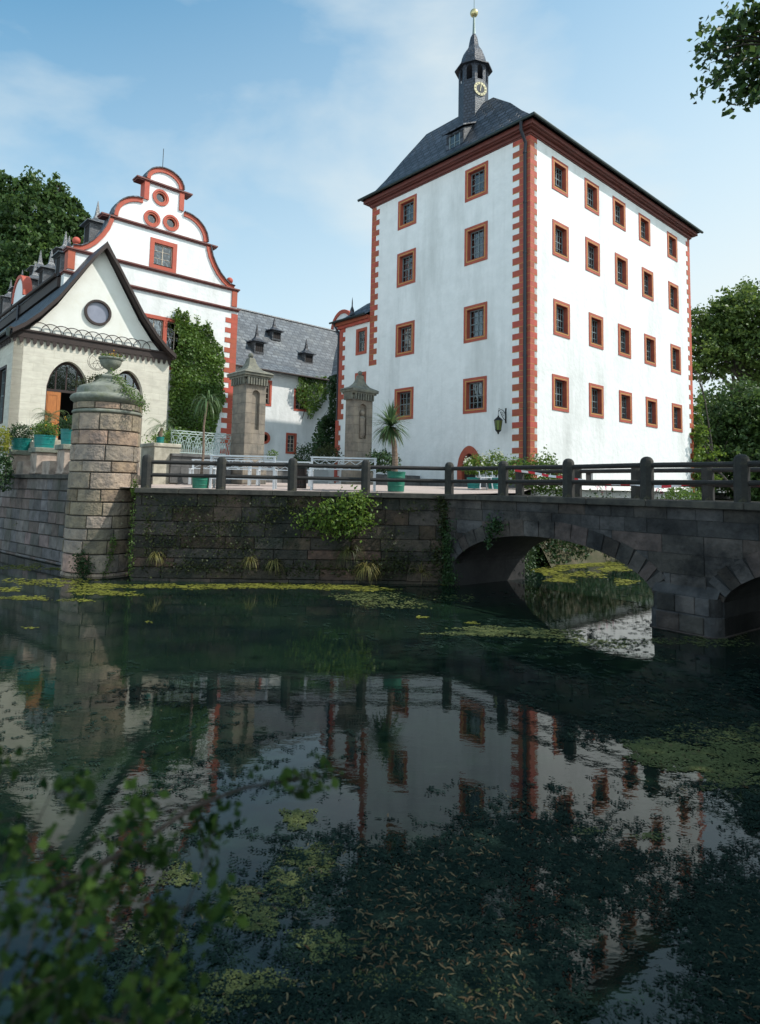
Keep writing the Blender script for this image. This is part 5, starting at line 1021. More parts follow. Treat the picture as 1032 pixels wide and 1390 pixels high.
# ================================================================ GATE PILLARS, LOW WALLS, IRON FENCE
def pillar(A, B, wa, wb, lab, niche=True, zt=8.2):
    t_ = thing('gate_pillar', lab, 'pillar', (A, B, 3.0)); mb = MB(); c = A + wa / 2
    mb.X = faceB(0, B); mb.prism(rect(A, A + wa, 3.2, 7.15), 0, .12, 0, [arch(c, wa * .38, 5.15, 6.55, 6.55 + wa * .19, pointed=False)[::-1]]); mb.X = Matrix()
    mb.box(A, A + wa, B + .12, B + wb, 3.2, 7.15); mb.build('shaft', 'pillar', t_)
    if not niche:
        mb = MB(); mb.X = faceB(0, B); mb.sphere((c, .1, 6.35), .14, 8); mb.lathe([(.10, 5.2), (.20, 5.4), (.17, 5.9), (.20, 6.12), (.08, 6.22)], 12, (c, .12)); mb.build('relief_figure', 'pillar', t_, smooth=True)
    mb = MB(); mb.cbox(A - .10, A + wa + .10, B - .10, B + wb + .10, 3.0, 3.75, .03); mb.cbox(A - .05, A + wa + .05, B - .05, B + wb + .05, 3.75, 3.95, .03); mb.build('base', 'pillar', t_)
    mb = MB(); mb.box(A - .03, A + wa + .03, B - .03, B + wb + .03, 7.0, 7.10)
    n = 8
    for i in range(n): x = A - .02 + (wa + .04) * (i + .5) / n; mb.box(x - .035, x + .035, B - .12, B - .03, 6.92, 7.20)
    for i in range(6): y = B - .02 + (wb + .04) * (i + .5) / 6; mb.box(A - .12, A - .03, y - .035, y + .035, 6.92, 7.20)
    mb.box(A - .12, A + wa + .12, B - .12, B + wb + .12, 7.20, 7.28); mb.box(A - .19, A + wa + .19, B - .19, B + wb + .19, 7.28, 7.38)
    cy = B + wb / 2; R_ = [(1.22, 7.38), (1.12, 7.44), (.78, 7.56), (.52, 7.70), (.36, 7.86), (.27, zt - .15), (.18, zt - .12)]; V = []
    for k_, z in R_: hx, hy = (wa / 2 + .1) * k_ if k_ > 1 else (wa / 2) * k_, (wb / 2 + .1) * k_ if k_ > 1 else (wb / 2) * k_; V += [(c - hx, cy - hy, z), (c + hx, cy - hy, z), (c + hx, cy + hy, z), (c - hx, cy + hy, z)]
    mb.add(V, [(i * 4 + k, i * 4 + (k + 1) % 4, i * 4 + 4 + (k + 1) % 4, i * 4 + 4 + k) for i in range(len(R_) - 1) for k in range(4)] + [(24, 25, 26, 27)])
    mb.sphere((c, cy, zt - .02), .11, 8); mb.build('cap', 'pillarcap', t_)
uL = onB(332, 590, 21.75)[0]; uR = onB(479, 590, 21.75)[0]
pillar(uL, 21.75, .90, 1.05, 'taller-looking brown stone gate pillar with an empty arched niche, left of the courtyard entrance'); pillar(uR, 21.75, 1.14, .55, 'dark stone gate pillar with a worn relief figure, standing in front of the tower', False, 8.22)
mb = MB(); mb.box(9.9, uL - .12, 22.45, 22.85, 3.0, 3.98); mb.cbox(9.9, uL - .12, 22.38, 22.92, 3.98, 4.08, .01); mb.build('low_wall', 'plinth', org=(11, 22.6, 3), label='low dark stone wall carrying the pale iron fence left of the niche pillar', cat='wall')
mb = MB(); mb.box(uL + 1.05, 16.0, 23.6, 24.0, 3.0, 3.75); mb.cbox(uL + 1.05, 16.0, 23.54, 24.06, 3.75, 3.85, .01); mb.build('low_wall', 'plinth', org=(14.5, 23.8, 3), label='low dark stone wall behind the left white bench', cat='wall')
mb = MB(); mb.box(16.0, uR + .0, 24.6, 25.0, 3.0, 3.55); mb.build('low_wall', 'plinth', org=(17, 24.6, 3), label='low dark stone wall between the two gate pillars, behind the right bench', cat='wall')
mb = MB(); mb.box(uR + 1.35, A0 - .1, 22.2, 22.5, 3.0, 3.62); mb.build('low_wall', 'plinth', org=(20.5, 22.3, 3), label='low dark wall from the relief pillar to the tower', cat='wall')
fe = thing('iron_fence', 'pale green wrought iron fence of overlapping arches on the low wall', 'fence', (9.95, 22.6, 4.08)); x0, x1 = 9.95, uL - .1; zb, ztf = 4.10, 4.95; yb = 22.65
mb = MB()
for z in (zb + .03, ztf, ztf - .10): mb.tube([(x0, yb, z), (x1, yb, z)], .016, 6)
mb.build('rail', 'fence', fe)
mb = MB(); n = 7; sp = (x1 - x0) / n
for i in range(-1, n + 1):
    for (r_, k) in ((sp * 1.0, .80), (sp * .78, .64), (sp * .52, .46)):
        c = x0 + (i + .5) * sp; pts = [(min(max(c + r_ * math.cos(math.pi * j / 14), x0), x1), yb, zb + .03 + k * math.sin(math.pi * j / 14)) for j in range(15)]; mb.tube(pts, .016, 4)
mb.build('arch_tracery', 'fence', fe)
mb = MB()
for i in range(0, n + 1): mb.tube([(x0 + i * sp, yb, zb), (x0 + i * sp, yb, ztf - .1)], .009, 5)
mb.build('bar', 'fence', fe)

# ================================================================ BENCHES, BIN, CHAIR
def bench(lab, x, y, wd, ang, zb):
    t_ = thing('garden_bench', lab, 'bench', (x, y, zb), castle=False, group='white slatted garden benches', rot=ang); h = wd / 2
    if 'farther' in lab: t_.scale = (1, 1, .82)
    for sg in (-1, 1):
        mb = MB(); mb.box(sg * h - .035, sg * h + .035, -.035, .035, 0, 1.10); mb.build('leg', 'white', t_, castle=False)
        mb = MB(); mb.box(sg * h - .035, sg * h + .035, .50, .57, 0, .66); mb.build('leg', 'white', t_, castle=False)
        mb = MB(); mb.box(sg * h - .04, sg * h + .04, .036, .60, .66, .70); mb.build('armrest', 'white', t_, castle=False)
    mb = MB(); mb.box(-h - .05, h + .05, -.045, .05, 1.08, 1.13); mb.box(-h + .036, h - .036, -.015, .015, 1.01, 1.04); mb.box(-h + .036, h - .036, -.015, .015, .70, .735); n = 5
    for i in range(n):
        a, b = -h + .04 + (wd - .08) * i / n, -h + .04 + (wd - .08) * (i + 1) / n
        mb.tube([(a, 0, .735), (b, 0, 1.01)], .012, 4); mb.tube([(a, .006, 1.01), (b, .006, .735)], .012, 4)
    mb.build('backrest', 'white', t_, castle=False)
    mb = MB()
    for i in range(5): mb.box(-h + .036, h - .036, .04 + i * .105, .04 + i * .105 + .085, .42, .45)
    mb.box(-h + .036, h - .036, .45, .49, .33, .415); mb.box(-h + .036, h - .036, .02, .05, .33, .415); mb.build('seat', 'white', t_, castle=False)
bench('white bench seen from behind, left of the wooden litter bin', -4.53, 21.05, 2.08, 0.03, 2.82); bench('white bench seen from behind, right of the wooden litter bin, before the relief pillar', -1.20, 21.30, 2.12, 0.05, 2.84)
bench('white bench farther back facing the moat, partly behind the thin potted palm', -5.85, 23.6, 2.1, math.pi + .1, 2.96); bench('white bench farther back facing the moat, mostly behind the left bench', -3.55, 23.9, 1.9, math.pi + .05, 2.97)
t_ = thing('litter_bin', 'brown wooden slatted litter bin between the two white benches', 'bin', (-2.62, 21.45, 2.85), castle=False, rot=0); mb = MB()
for i in range(14): a = i * 2 * math.pi / 14; mb.X = Matrix.Rotation(a, 4, 'Z'); mb.box(.15, .17, -.028, .028, .04, .78)
mb.build('slats', 'wood2' if 'wood2' in M else 'darkwood', t_, castle=False); mb = MB(); mb.lathe([(.15, .12), (.15, .70)], 14); mb.lathe([(.175, .70), (.18, .74), (.175, .76)], 14); mb.lathe([(.172, .15), (.178, .17), (.172, .19)], 14); mb.build('liner', 'iron', t_, castle=False)
for (lab, x, y, zb, r_, h_, m_) in (('green tub with a tall thin-stemmed drooping palm behind the railing', -5.92, 21.1, 2.82, .29, .40, 'tealg'), ('green pot with a stout yucca behind the railing, before the shaded tower wall', .57, 21.25, 2.86, .31, .66, 'tealg')):
    t_ = tub('palm_tub', x, y, zb, r_, h_, lab, m_, castle=False, grp='potted palms in the courtyard')
    if 'thin' in lab:
        mb = MB(); mb.tube([(x, y, 3.1), (x + .05, y, 4.0), (x + .02, y, 4.9), (x + .10, y, 5.75)], [.05, .042, .036, .04], 8); mb.build('trunk', 'palmbark', t_, castle=False)
        V1, tv = blades((x + .1, y, 5.76), 55, .95, .022, 1.7, (-.2, 1.3)); quads('foliage', V1, 'l_palm', t_, tint=tv * .8 + .2)
    else:
        mb = MB(); mb.tube([(x - .06, y, 3.4), (x - .04, y, 3.9), (x - .08, y, 4.4), (x - .2, y, 4.95)], [.12, .10, .095, .12], 10); mb.build('trunk', 'palmbark', t_, castle=False)
        V1, tv = blades((x - .22, y, 5.05), 190, .92, .034, .42, (-.9, 1.5)); quads('foliage', V1, 'l_palm', t_, tint=tv)
t_ = thing('garden_chair', 'white plastic garden chair beside the flowering shrub near the tower door', 'chair', (3.95, 24.0, 3.0), castle=False, rot=.3)
for sx_ in (-1, 1):
    for sy_ in (-1, 1): mb = MB(); mb.tube([(sx_ * .27, sy_ * .25, 0), (sx_ * .21, sy_ * .2, .42)], .024, 5); mb.build('leg', 'white', t_, castle=False)
mb = MB(); mb.cbox(-.24, .24, -.23, .23, .42, .455, .01); mb.build('seat', 'white', t_, castle=False)
mb = MB()
for i in range(5): mb.box(-.2 + i * .1 - .03, -.2 + i * .1 + .03, .20, .225, .455, .84)
mb.tube([(-.26, .21, .80), (-.15, .25, .88), (.15, .25, .88), (.26, .21, .80)], .025, 6)
for sg in (-1, 1): mb.tube([(sg * .25, .2, .68), (sg * .27, -.18, .66), (sg * .25, -.22, .44)], .02, 5)
mb.build('backrest', 'white', t_, castle=False)
t_ = tub('plant_tub', 3.62, 24.25, 3.02, .26, .42, 'teal tub with a cream-flowering shrub beside the white garden chair', 'teal', False, 'tubs near the tower door')
bush_in(t_, 3.75, 24.3, 3.85, .50, .45, 1100, .10, 'l_bright', (12, .09, 'flowerw'), False)
t_ = tub('plant_tub', 4.42, 24.35, 3.02, .25, .42, 'teal tub half hidden behind the white garden chair and a bridge post', 'teal', False, 'tubs near the tower door'); bush_in(t_, 4.5, 24.4, 3.9, .50, .55, 900, .10, 'l_bright', (10, .09, 'flowerw'), False)

# ================================================================ WALL PLANTS AND SHRUBS
def poly_sample(poly, n):
    xs = [p[0] for p in poly]; ys = [p[1] for p in poly]; out = []
    while len(out) < n:
        x, y = random.uniform(min(xs), max(xs)), random.uniform(min(ys), max(ys))
        if inside(x, y, poly): out.append((x, y))
    return out
random.seed(51)
def ivy_wall(name, lab, cat, pxpoly, plane, n, size, m_, thick=.3, face='B', stems=6, lobes=2.2, grp=None):
    f = onB if face == 'B' else onA; poly = [f(x, y, plane) for x, y in pxpoly]; S = np.array(poly_sample(poly, n)); u, z = S[:, 0], S[:, 1]
    dep = thick * (.35 + .35 * np.sin(u * lobes + z * 1.3) * np.cos(z * lobes * .8 - u) + .3) * rng.beta(3, 1.3, n)
    P = np.stack([u, plane - dep, z], 1) if face == 'B' else np.stack([plane - dep, u, z], 1); base = P[int(np.argmin(z))]
    t_ = thing(name, lab, cat, (base[0], base[1], min(z)), group=grp); nr = (0, -1.3, .5) if face == 'B' else (-1.3, 0, .5)
    quads('foliage', leaf_arrays(P, size, aspect=1.25, nrm=nr), m_, t_, castle=True, tint=np.clip(.25 + .5 * rng.beta(2, 2, n) + .25 * np.sin(u * 2.1) * np.sin(z * 1.7), 0, 1))
    s_ = MB(); zs = min(z); cx_ = float(np.mean(u))
    for i in range(stems):
        p0 = cx_ + random.uniform(-.5, .5) * (max(u) - min(u)) * .5; pts = []
        for j in range(6): pts.append((p0 + random.uniform(-.15, .15) * j, plane - .03, zs + (max(z) - zs) * .8 * j / 5) if face == 'B' else (plane - .03, p0 + random.uniform(-.15, .15) * j, zs + (max(z) - zs) * .8 * j / 5))
        s_.tube(pts, [.03, .025, .02, .015, .01, .006], 5)
    s_.build('stem', 'bark', t_); return t_
iv = ivy_wall('wall_ivy', 'big mass of green ivy climbing the right side of the gabled house', 'ivy', [(236, 432), (240, 418), (246, 428), (252, 422), (256, 438), (262, 442), (267, 436), (268, 444), (276, 441), (281, 441), (286, 448), (290, 462), (299, 470), (302, 488), (300, 503), (302, 520), (303, 545), (297, 560), (292, 578), (287, 590), (288, 600), (226, 600), (229, 540), (232, 480), (240, 470), (242, 450)], B2 - .05, 10500, .17, 'l_ivy', .42)
for (x, y) in ((237, 420), (240, 432), (267, 428), (281, 434), (253, 424)):
    q = onB(x, y, B2 - .15); P = np.array([[q[0] + rng.normal() * .10, B2 - .2 - abs(rng.normal()) * .1, q[1] - rng.random() * .9] for _ in range(70)]); quads('shoot', leaf_arrays(P, .13, nrm=(0, -1, .4)), 'l_bright', iv, castle=True)
ivy_wall('wall_ivy', 'loose ivy clump hanging under the eaves of the back wing, over a window', 'ivy', [(402, 512), (440, 512), (446, 530), (438, 545), (432, 555), (424, 560), (419, 572), (416, 560), (408, 552), (399, 540)], 34.9, 1500, .17, 'l_ivy', .5, stems=2)
ivy_wall('wall_ivy', 'deep green ivy filling the shaded corner between back wing and stair wing', 'ivy', [(438, 514), (462, 506), (462, 612), (415, 618), (420, 590), (428, 570), (440, 562), (446, 545)], 32.0, 3600, .20, 'l_ivyd', 1.2, stems=3)
ivy_wall('wall_climber', 'yellow-green creeper on the far right corner of the tower', 'creeper', [(941, 520), (948, 560), (958, 590), (966, 600), (958, 620), (962, 640), (960, 665), (942, 668)], B0 + .3, 2200, .16, 'l_bright', .5, stems=3)
def bush(name, lab, cat, c, rx, rz, n, size, m_, fl=None, grp=None):
    t_ = thing(name, lab, cat, (c[0], c[1], c[2] - rz * .85), False, group=grp); bush_in(t_, c[0], c[1], c[2], rx, rz, n, size, m_, fl, False, .75); return t_
def pxb(x, y, Y): v = onY(x, y, Y); return (v.x, v.y, v.z)
bush('shrub', 'round dark shrub in front of the ivy corner, left of the stair wing quoins', 'shrub', pxb(417, 622, 34), .75, .75, 1200, .13, 'l_ivyd')
bush('shrub', 'bronze-green shrub between the ivy corner and the relief pillar', 'shrub', pxb(445, 618, 33.2), .75, .5, 900, .13, 'l_fern')
bush('shrub', 'dark leafy shrub right of the relief pillar at the tower wall', 'shrub', pxb(518, 627, 27.5), .72, .5, 1100, .14, 'l_ivyd')
bush('shrub', 'bright green shrub in front of the tower corner quoins', 'shrub', pxb(700, 640, 25.6), .62, .58, 1200, .11, 'l_ivy')
bush('shrub', 'tall green shrub on the sunny side of the tower corner', 'shrub', pxb(737, 645, 25.4), .80, .85, 1900, .12, 'l_ivy')
bush('shrub', 'reddish-tipped shrub right of the tall green one, behind the bridge railing', 'shrub', pxb(765, 655, 25.4), .55, .6, 900, .11, 'l_ivy', (12, .06, 'flowerp'))
bush('shrub', 'low green bush by the tower foot seen under the barrier tape', 'shrub', pxb(927, 677, 27.5), .85, .55, 1300, .12, 'l_ivy')
bush('shrub', 'yellow-leaved shrub on the left end of the moat wall, beside the leftmost pedestal', 'shrub', pxb(-4, 598, 26.0), .55, .60, 900, .12, 'l_yellow')
bush('shrub', 'dark hanging shrub at the far left edge over the moat wall', 'shrub', pxb(-2, 640, 25.4), .55, .85, 1500, .12, 'l_ivyd')
bush('shrub', 'green shrub behind the iron fence at the foot of the ivy', 'shrub', pxb(245, 598, 31.5), 1.5, .6, 1500, .14, 'l_ivy')
bush('weed_tuft', 'small weed tuft at the base of the niche pillar', 'weed', pxb(370, 617, 25.0), .25, .2, 150, .08, 'l_ivy')
# pink flowers on the bank under the tower
for k, (x, y, l) in enumerate(((787, 683, .9), (811, 662, .35), (817, 668, .3), (823, 662, .4), (831, 664, .35), (892, 664, .3), (899, 668, .35), (905, 676, .3), (898, 660, .3))):
    p = onB(x, y, 15.35); b_ = 2.42
    t_ = thing('flower_stalk', (['tall leafy stalk at the left end of the flowers along the sunny tower wall'] + ['pink-flowered stalk, %s from the left along the sunny tower wall' % q for q in ('first', 'second', 'third', 'fourth', 'fifth', 'sixth', 'seventh', 'eighth')])[k], 'flower', (p[0], 15.35, b_), group='pink flower stalks along the sunny tower wall'); mb = MB(); mb.tube([(p[0], 15.35, b_), (p[0] + .03, 15.33, (b_ + p[1]) / 2), (p[0], 15.35, p[1] - .02)], .009, 5); mb.build('stem', 'bark', t_)
    Q = rng.normal(size=(14, 3)) * [.035, .035, .05] + [p[0], 15.35, p[1]]; quads('blossom', leaf_arrays(Q, .06, 1.1), 'flowerp' if k else 'l_ivy', t_, castle=True)
    Q = rng.normal(size=(30, 3)) * [.08, .06, .0] + np.array([[p[0], 15.35, b_ + rng.random() * (p[1] - b_) * .5] for _ in range(30)]); quads('foliage', leaf_arrays(Q, .09), 'l_ivy', t_, castle=True)
# bush hanging from the front wall, dry grass tufts, moss and creepers on it
def wallp(x, y, off=.0):
    d = ray(x, y); q = qa + ne * off; t0 = q.dot(ne) / d.dot(ne); p = d * t0; return np.array([p.x, p.y, p.z + H])
t_ = thing('hanging_bush', 'fresh green bush growing out of the front moat wall below the coping', 'bush', tuple(wallp(470, 700)), castle=False)
C = [wallp(x, y, o) for x, y, o in ((487, 676, .3), (470, 683, .45), (447, 688, .4), (430, 697, .3), (415, 708, .2), (455, 705, .5), (478, 698, .55), (495, 684, .35), (480, 715, .45), (462, 722, .4), (492, 705, .35), (440, 712, .3))]
P = np.concatenate([rng.normal(size=(150, 3)) * [.22, .16, .15] + c for c in C]); quads('foliage', leaf_arrays(P, .12, nrm=(0, -.6, .8)), 'l_bright', t_)
s_ = MB(); b_ = wallp(482, 712)
for c in C: s_.tube([tuple(b_), tuple((b_ + c) / 2 + [0, -.1, .08]), tuple(c)], [.018, .012, .005], 5)
s_.build('stem', 'bark', t_, castle=False)
def tuft(lab, x, y, n, L, m_='l_grass', droop=1.6, up=(.2, 1.3), off=.12, grp='grass tufts on the moat wall'):
    c = wallp(x, y, off); t_ = thing('grass_tuft', lab, 'grass', tuple(c), castle=False, group=grp); V1, tv = blades(c, n, L, .008, droop, up); quads('blade', V1, m_, t_, tint=tv)
tuft('dry straw-coloured grass tuft at the waterline below the hanging bush', 497, 772, 160, .75); tuft('green arching grass tuft just below the hanging bush', 474, 748, 130, .8, 'l_fern'); tuft('dry grass tuft at the waterline near the middle of the wall', 372, 765, 110, .55); tuft('faded grass tuft low on the wall near the round pier', 212, 755, 90, .45); tuft('pale dead twigs and grass near the bridge abutment', 572, 778, 70, .6, 'l_grass', .8)
tuft('dry grass tuft on the middle of the wall above the waterline', 340, 762, 80, .45)
# mats of creeper and moss on the front wall: nobody could count them
Q = []; random.seed(61)
for (x, y, rx, ry, n) in ((250, 692, 40, 12, 260), (300, 712, 50, 12, 340), (395, 690, 30, 10, 300), (360, 700, 25, 14, 220), (230, 740, 30, 25, 300), (330, 745, 30, 16, 240), (285, 770, 80, 10, 700), (400, 772, 50, 10, 420), (520, 770, 40, 14, 420), (560, 690, 16, 8, 120), (530, 740, 22, 20, 160), (200, 720, 8, 50, 380), (596, 760, 18, 26, 620), (604, 705, 11, 32, 800), (600, 680, 9, 12, 300), (470, 775, 60, 8, 300), (400, 720, 200, 40, 500), (350, 680, 160, 6, 350), (260, 725, 60, 25, 500), (540, 765, 40, 16, 500)):
    for _ in range(int(n * .62)): Q.append(wallp(random.gauss(x, rx * .55), min(784, max(674, random.gauss(y, ry * .55))), .10 + abs(random.gauss(0, .06))))
quads('wall_creeper_mat', leaf_arrays(np.array(Q), .075, aspect=1.4, nrm=(0, -1, .3)), 'l_fern', kind='stuff', label='patchy moss and small creepers on the dark front moat wall', cat='creeper', tint=rng.beta(1.6, 3, len(Q)), org=(-3, 19.5, 1))
Q = []
for (s_, z, rs, rz, n) in ((2.2, 1.95, .25, .25, 260), (2.0, 1.6, .12, .3, 120), (.15, 1.2, .3, .8, 900), (.25, .25, .35, .3, 500)):
    for _ in range(n): p = BR(random.gauss(s_, rs * .7), -.07 - abs(random.gauss(0, .06)), min(2.6, random.gauss(z, rz * .6))); Q.append(tuple(p))
quads('bridge_creeper', leaf_arrays(np.array(Q), .08, aspect=1.4, nrm=(-.8, -.6, .3)), 'l_ivyd', kind='stuff', label='dark creepers on the left end of the bridge wall', cat='creeper', org=tuple(BR(.2, 0, 1)))
# bank vegetation seen through the arch and below the tower
Q = []
for _ in range(17000):
    A = random.uniform(22.0, 45) if random.random() < .4 else random.uniform(22, 36); zz = abs(random.gauss(0, .5)); Q.append(tuple(W(A, 14.2 + random.uniform(0, 1.3), 0)) ); Q[-1] = (Q[-1][0], Q[-1][1], 0.1 + random.random() ** 1.2 * (1.9 + .7 * math.sin(A * 1.7)) + (.6 if random.random() < .2 else 0))
quads('bank_undergrowth', leaf_arrays(np.array(Q), .15, nrm=(.4, -.5, .5)), 'l_ivyd', kind='stuff', label='tangled green undergrowth on the bank below the tower', cat='undergrowth', org=tuple(W(28, 14.5, 1)), tint=rng.beta(1.5, 2.5, len(Q)))
Q = []
for _ in range(3200):
    t = random.random(); p = BR(.4 - .3 * t, 3.3, 0) * (1 - t) + W(22.0, 15.2) * t; Q.append((p.x + random.gauss(0, .25), p.y + random.gauss(0, .25), random.uniform(0.05, 2.6)))
quads('abutment_ivy', leaf_arrays(np.array(Q), .11, nrm=(.7, -.5, .3)), 'l_ivyd', kind='stuff', label='ivy curtain on the court wall behind the bridge', cat='ivy', org=tuple(W(20, 15, 1)))
mb = MB(); P3 = [BR(.1, 3.3), W(22.4, 15.3)]
mb.add([(P3[0].x, P3[0].y, -.4), (P3[1].x, P3[1].y, -.4), (P3[1].x, P3[1].y, 2.8), (P3[0].x, P3[0].y, 2.86)], [(0, 1, 2, 3)]); mb.add([(P3[0].x - .4, P3[0].y + .3, -.4), (P3[1].x - .4, P3[1].y + .3, -.4), (P3[1].x - .4, P3[1].y + .3, 2.78), (P3[0].x - .4, P3[0].y + .3, 2.78)], [(3, 2, 1, 0)]); mb.add([(P3[0].x, P3[0].y, 2.86), (P3[1].x, P3[1].y, 2.8), (P3[1].x - .4, P3[1].y + .3, 2.78), (P3[0].x - .4, P3[0].y + .3, 2.78)], [(0, 1, 2, 3)]); mb.build('court_side_wall', 'wallstone', castle=False, org=tuple(P3[0]), label='moat wall of the court running back from the bridge to the tower', cat='wall')

# ================================================================ TREES
def tree(name, lab, base, blobs, n, size, m_, trunk_r=.4, clump=26, grp=None, gap=.0, seed=1, trunk_top=None):
    rg = np.random.default_rng(seed); rd = random.Random(seed); t_ = thing(name, lab, 'tree', base, False, group=grp); s_ = MB(); b = Vector(base)
    cen = Vector(); 
    for (c, r_) in blobs: cen += Vector(c)
    cen /= len(blobs); top = Vector(trunk_top) if trunk_top else Vector((cen.x, cen.y, cen.z - .5))
    mid = b.lerp(top, .5) + Vector((rd.uniform(-.3, .3), rd.uniform(-.3, .3), 0)); s_.tube([b, b.lerp(mid, .3), mid, top], [trunk_r * 1.25, trunk_r, trunk_r * .8, trunk_r * .5], 10)
    for (c, r_) in blobs:
        c = Vector(c); p = b.lerp(top, rd.uniform(.45, .95)); m2 = p.lerp(c, .5) + Vector((0, 0, .12 * (c - p).length)); s_.tube([p, m2, c], [trunk_r * .45, trunk_r * .28, trunk_r * .08], 7)
        for _ in range(5):
            d = Vector((rd.gauss(0, 1), rd.gauss(0, 1), rd.gauss(0, .7))).normalized(); s_.tube([m2.lerp(c, rd.random()), c + d * r_ * .45, c + d * r_ * .9], [trunk_r * .16, trunk_r * .09, .02], 5)
    s_.build('trunk', 'bark', t_, castle=False, uv=False)
    vol = np.array([r_ ** 2 for _, r_ in blobs]); vol /= vol.sum(); P = []; T = []
    for (c, r_), v in zip(blobs, vol):
        k = int(n * v / clump); d = rg.normal(size=(k, 3)); d /= np.linalg.norm(d, axis=1)[:, None]; rr = r_ * rg.uniform(.35, 1.0, k) ** .45 * (1 + .16 * rg.normal(size=k))
        cc = np.array(c) + d * rr[:, None] * [1, 1, .9]; sp = r_ * .16 * rg.uniform(.6, 1.3, k)
        lf = np.repeat(cc, clump, 0) + rg.normal(size=(k * clump, 3)) * np.repeat(sp, clump)[:, None] * [1, 1, .55]; P.append(lf); T.append(np.repeat(rg.beta(2, 2, k), clump) * .6 + .4 * rg.random(k * clump))
    P = np.concatenate(P); quads('crown', leaf_arrays(P, size, aspect=1.5, nrm=(0, 0, .7), rg=rg), m_, t_, tint=np.concatenate(T)); return t_
def pb(x, y, Y, r_): v = onY(x, y, Y); return ((v.x, v.y, v.z), r_)
tree('broadleaf_tree', 'huge dark leafy tree rising behind the dormers of the gabled house', (-34, 58, 3), [pb(50, 299, 57, 2.88), pb(20, 324, 58, 3.06), pb(80, 324, 57, 2.70), pb(5, 286, 58, 2.34), pb(60, 354, 56, 3.06), pb(25, 374, 57, 3.24), pb(95, 354, 57, 2.34), pb(-10, 354, 58, 3.24), pb(0, 409, 57, 3.42), pb(50, 409, 57, 3.42), pb(-40, 304, 58, 3.24), pb(-45, 374, 58, 3.60), pb(108, 312, 57, 1.35), pb(62, 264, 57, 1.80), pb(90, 286, 57, 1.62), pb(112, 328, 57, 1.17), pb(100, 278, 57, 0.72), pb(115, 301, 57, 0.72), pb(40, 256, 57, 1.08), pb(78, 259, 57, 0.90), pb(10, 254, 57, 1.17), pb(118, 316, 57, 0.63)], 56000, .42, 'l_tree', .7, 30, seed=3)
tree('broadleaf_tree', 'big chestnut tree behind the right end of the tower', (26, 46, 2.6), [pb(985, 425, 46, 1.5), pb(965, 440, 46, 1.6), pb(1010, 420, 46, 1.9), pb(1040, 440, 46, 2.2), pb(950, 470, 45, 1.4), pb(985, 470, 46, 1.9), pb(1025, 480, 46, 2.2), pb(960, 500, 46, 1.3), pb(1060, 520, 46, 2.4), pb(1085, 450, 46, 2.6), pb(1035, 405, 47, 1.6)], 26000, .30, 'l_lime', .38, 26, seed=5)
tree('broadleaf_tree', 'lower dark tree mass beneath the chestnut, right of the tower', (24, 42, 2.6), [pb(1000, 560, 41, 2.2), pb(965, 590, 42, 1.5), pb(1030, 570, 41, 2.4), pb(975, 630, 40, 1.8), pb(1015, 640, 40, 2.2), pb(1060, 620, 40, 2.6), pb(990, 600, 41, 1.8), pb(1085, 560, 41, 2.6), pb(1035, 670, 40, 2), pb(965, 545, 43, 1.0)], 26000, .26, 'l_tree', .3, 26, seed=6)
tree('broadleaf_tree', 'yellow-green young tree close to the far right tower corner', (21.6, 37.5, 2.6), [pb(948, 590, 38.5, .7), pb(952, 620, 38.5, .9), pb(945, 560, 38.8, .5), pb(955, 650, 38.4, .8), pb(947, 500, 39, .4)], 3000, .20, 'l_bright', .12, 20, seed=8)
for k, (x, Y, r_, zt, lab) in enumerate(((60, 70, 6, 13, 'rounded tree in the distance well right of the tower'), (45, 82, 7, 15, 'tall distant tree far right behind the red roof'), (-62, 85, 8, 16, 'distant tree at the far left behind the porch house'), (-4, 92, 7, 12, 'distant tree hidden behind the back wing'))):
    tree('distant_tree', lab, (x, Y, 3), [((x + random.uniform(-2, 2), Y + random.uniform(-2, 2), zt * .55 + 3 + random.uniform(-2.5, 3)), r_ * .55) for _ in range(5)], 5000, .5, 'l_tree', .4, 25, seed=20 + k)
# red-roofed house glimpsed behind the right trees
t_ = thing('red_roofed_house', 'small house with a red tile roof glimpsed through the right-hand trees', 'house', (31, 58, 2.6), castle=False, rot=0.5)
mb = MB(); mb.box(-5, 5, -4, 4, 0, 3.2); mb.build('wall', 'cream', t_, castle=False); mb = MB(); mb.add([(-5.5, -4.6, 3.0), (5.5, -4.6, 3.0), (5.5, 0, 6.6), (-5.5, 0, 6.6), (5.5, 4.6, 3.0), (-5.5, 4.6, 3.0)], [(0, 1, 2, 3), (3, 2, 4, 5)]); mb.build('roof', 'redroof', t_, castle=False)
for x in (-3, 0, 3): mb = MB(); mb.box(x - .5, x + .5, -4.06, -4, 1, 2.3); mb.build('window', 'dark', t_, castle=False)
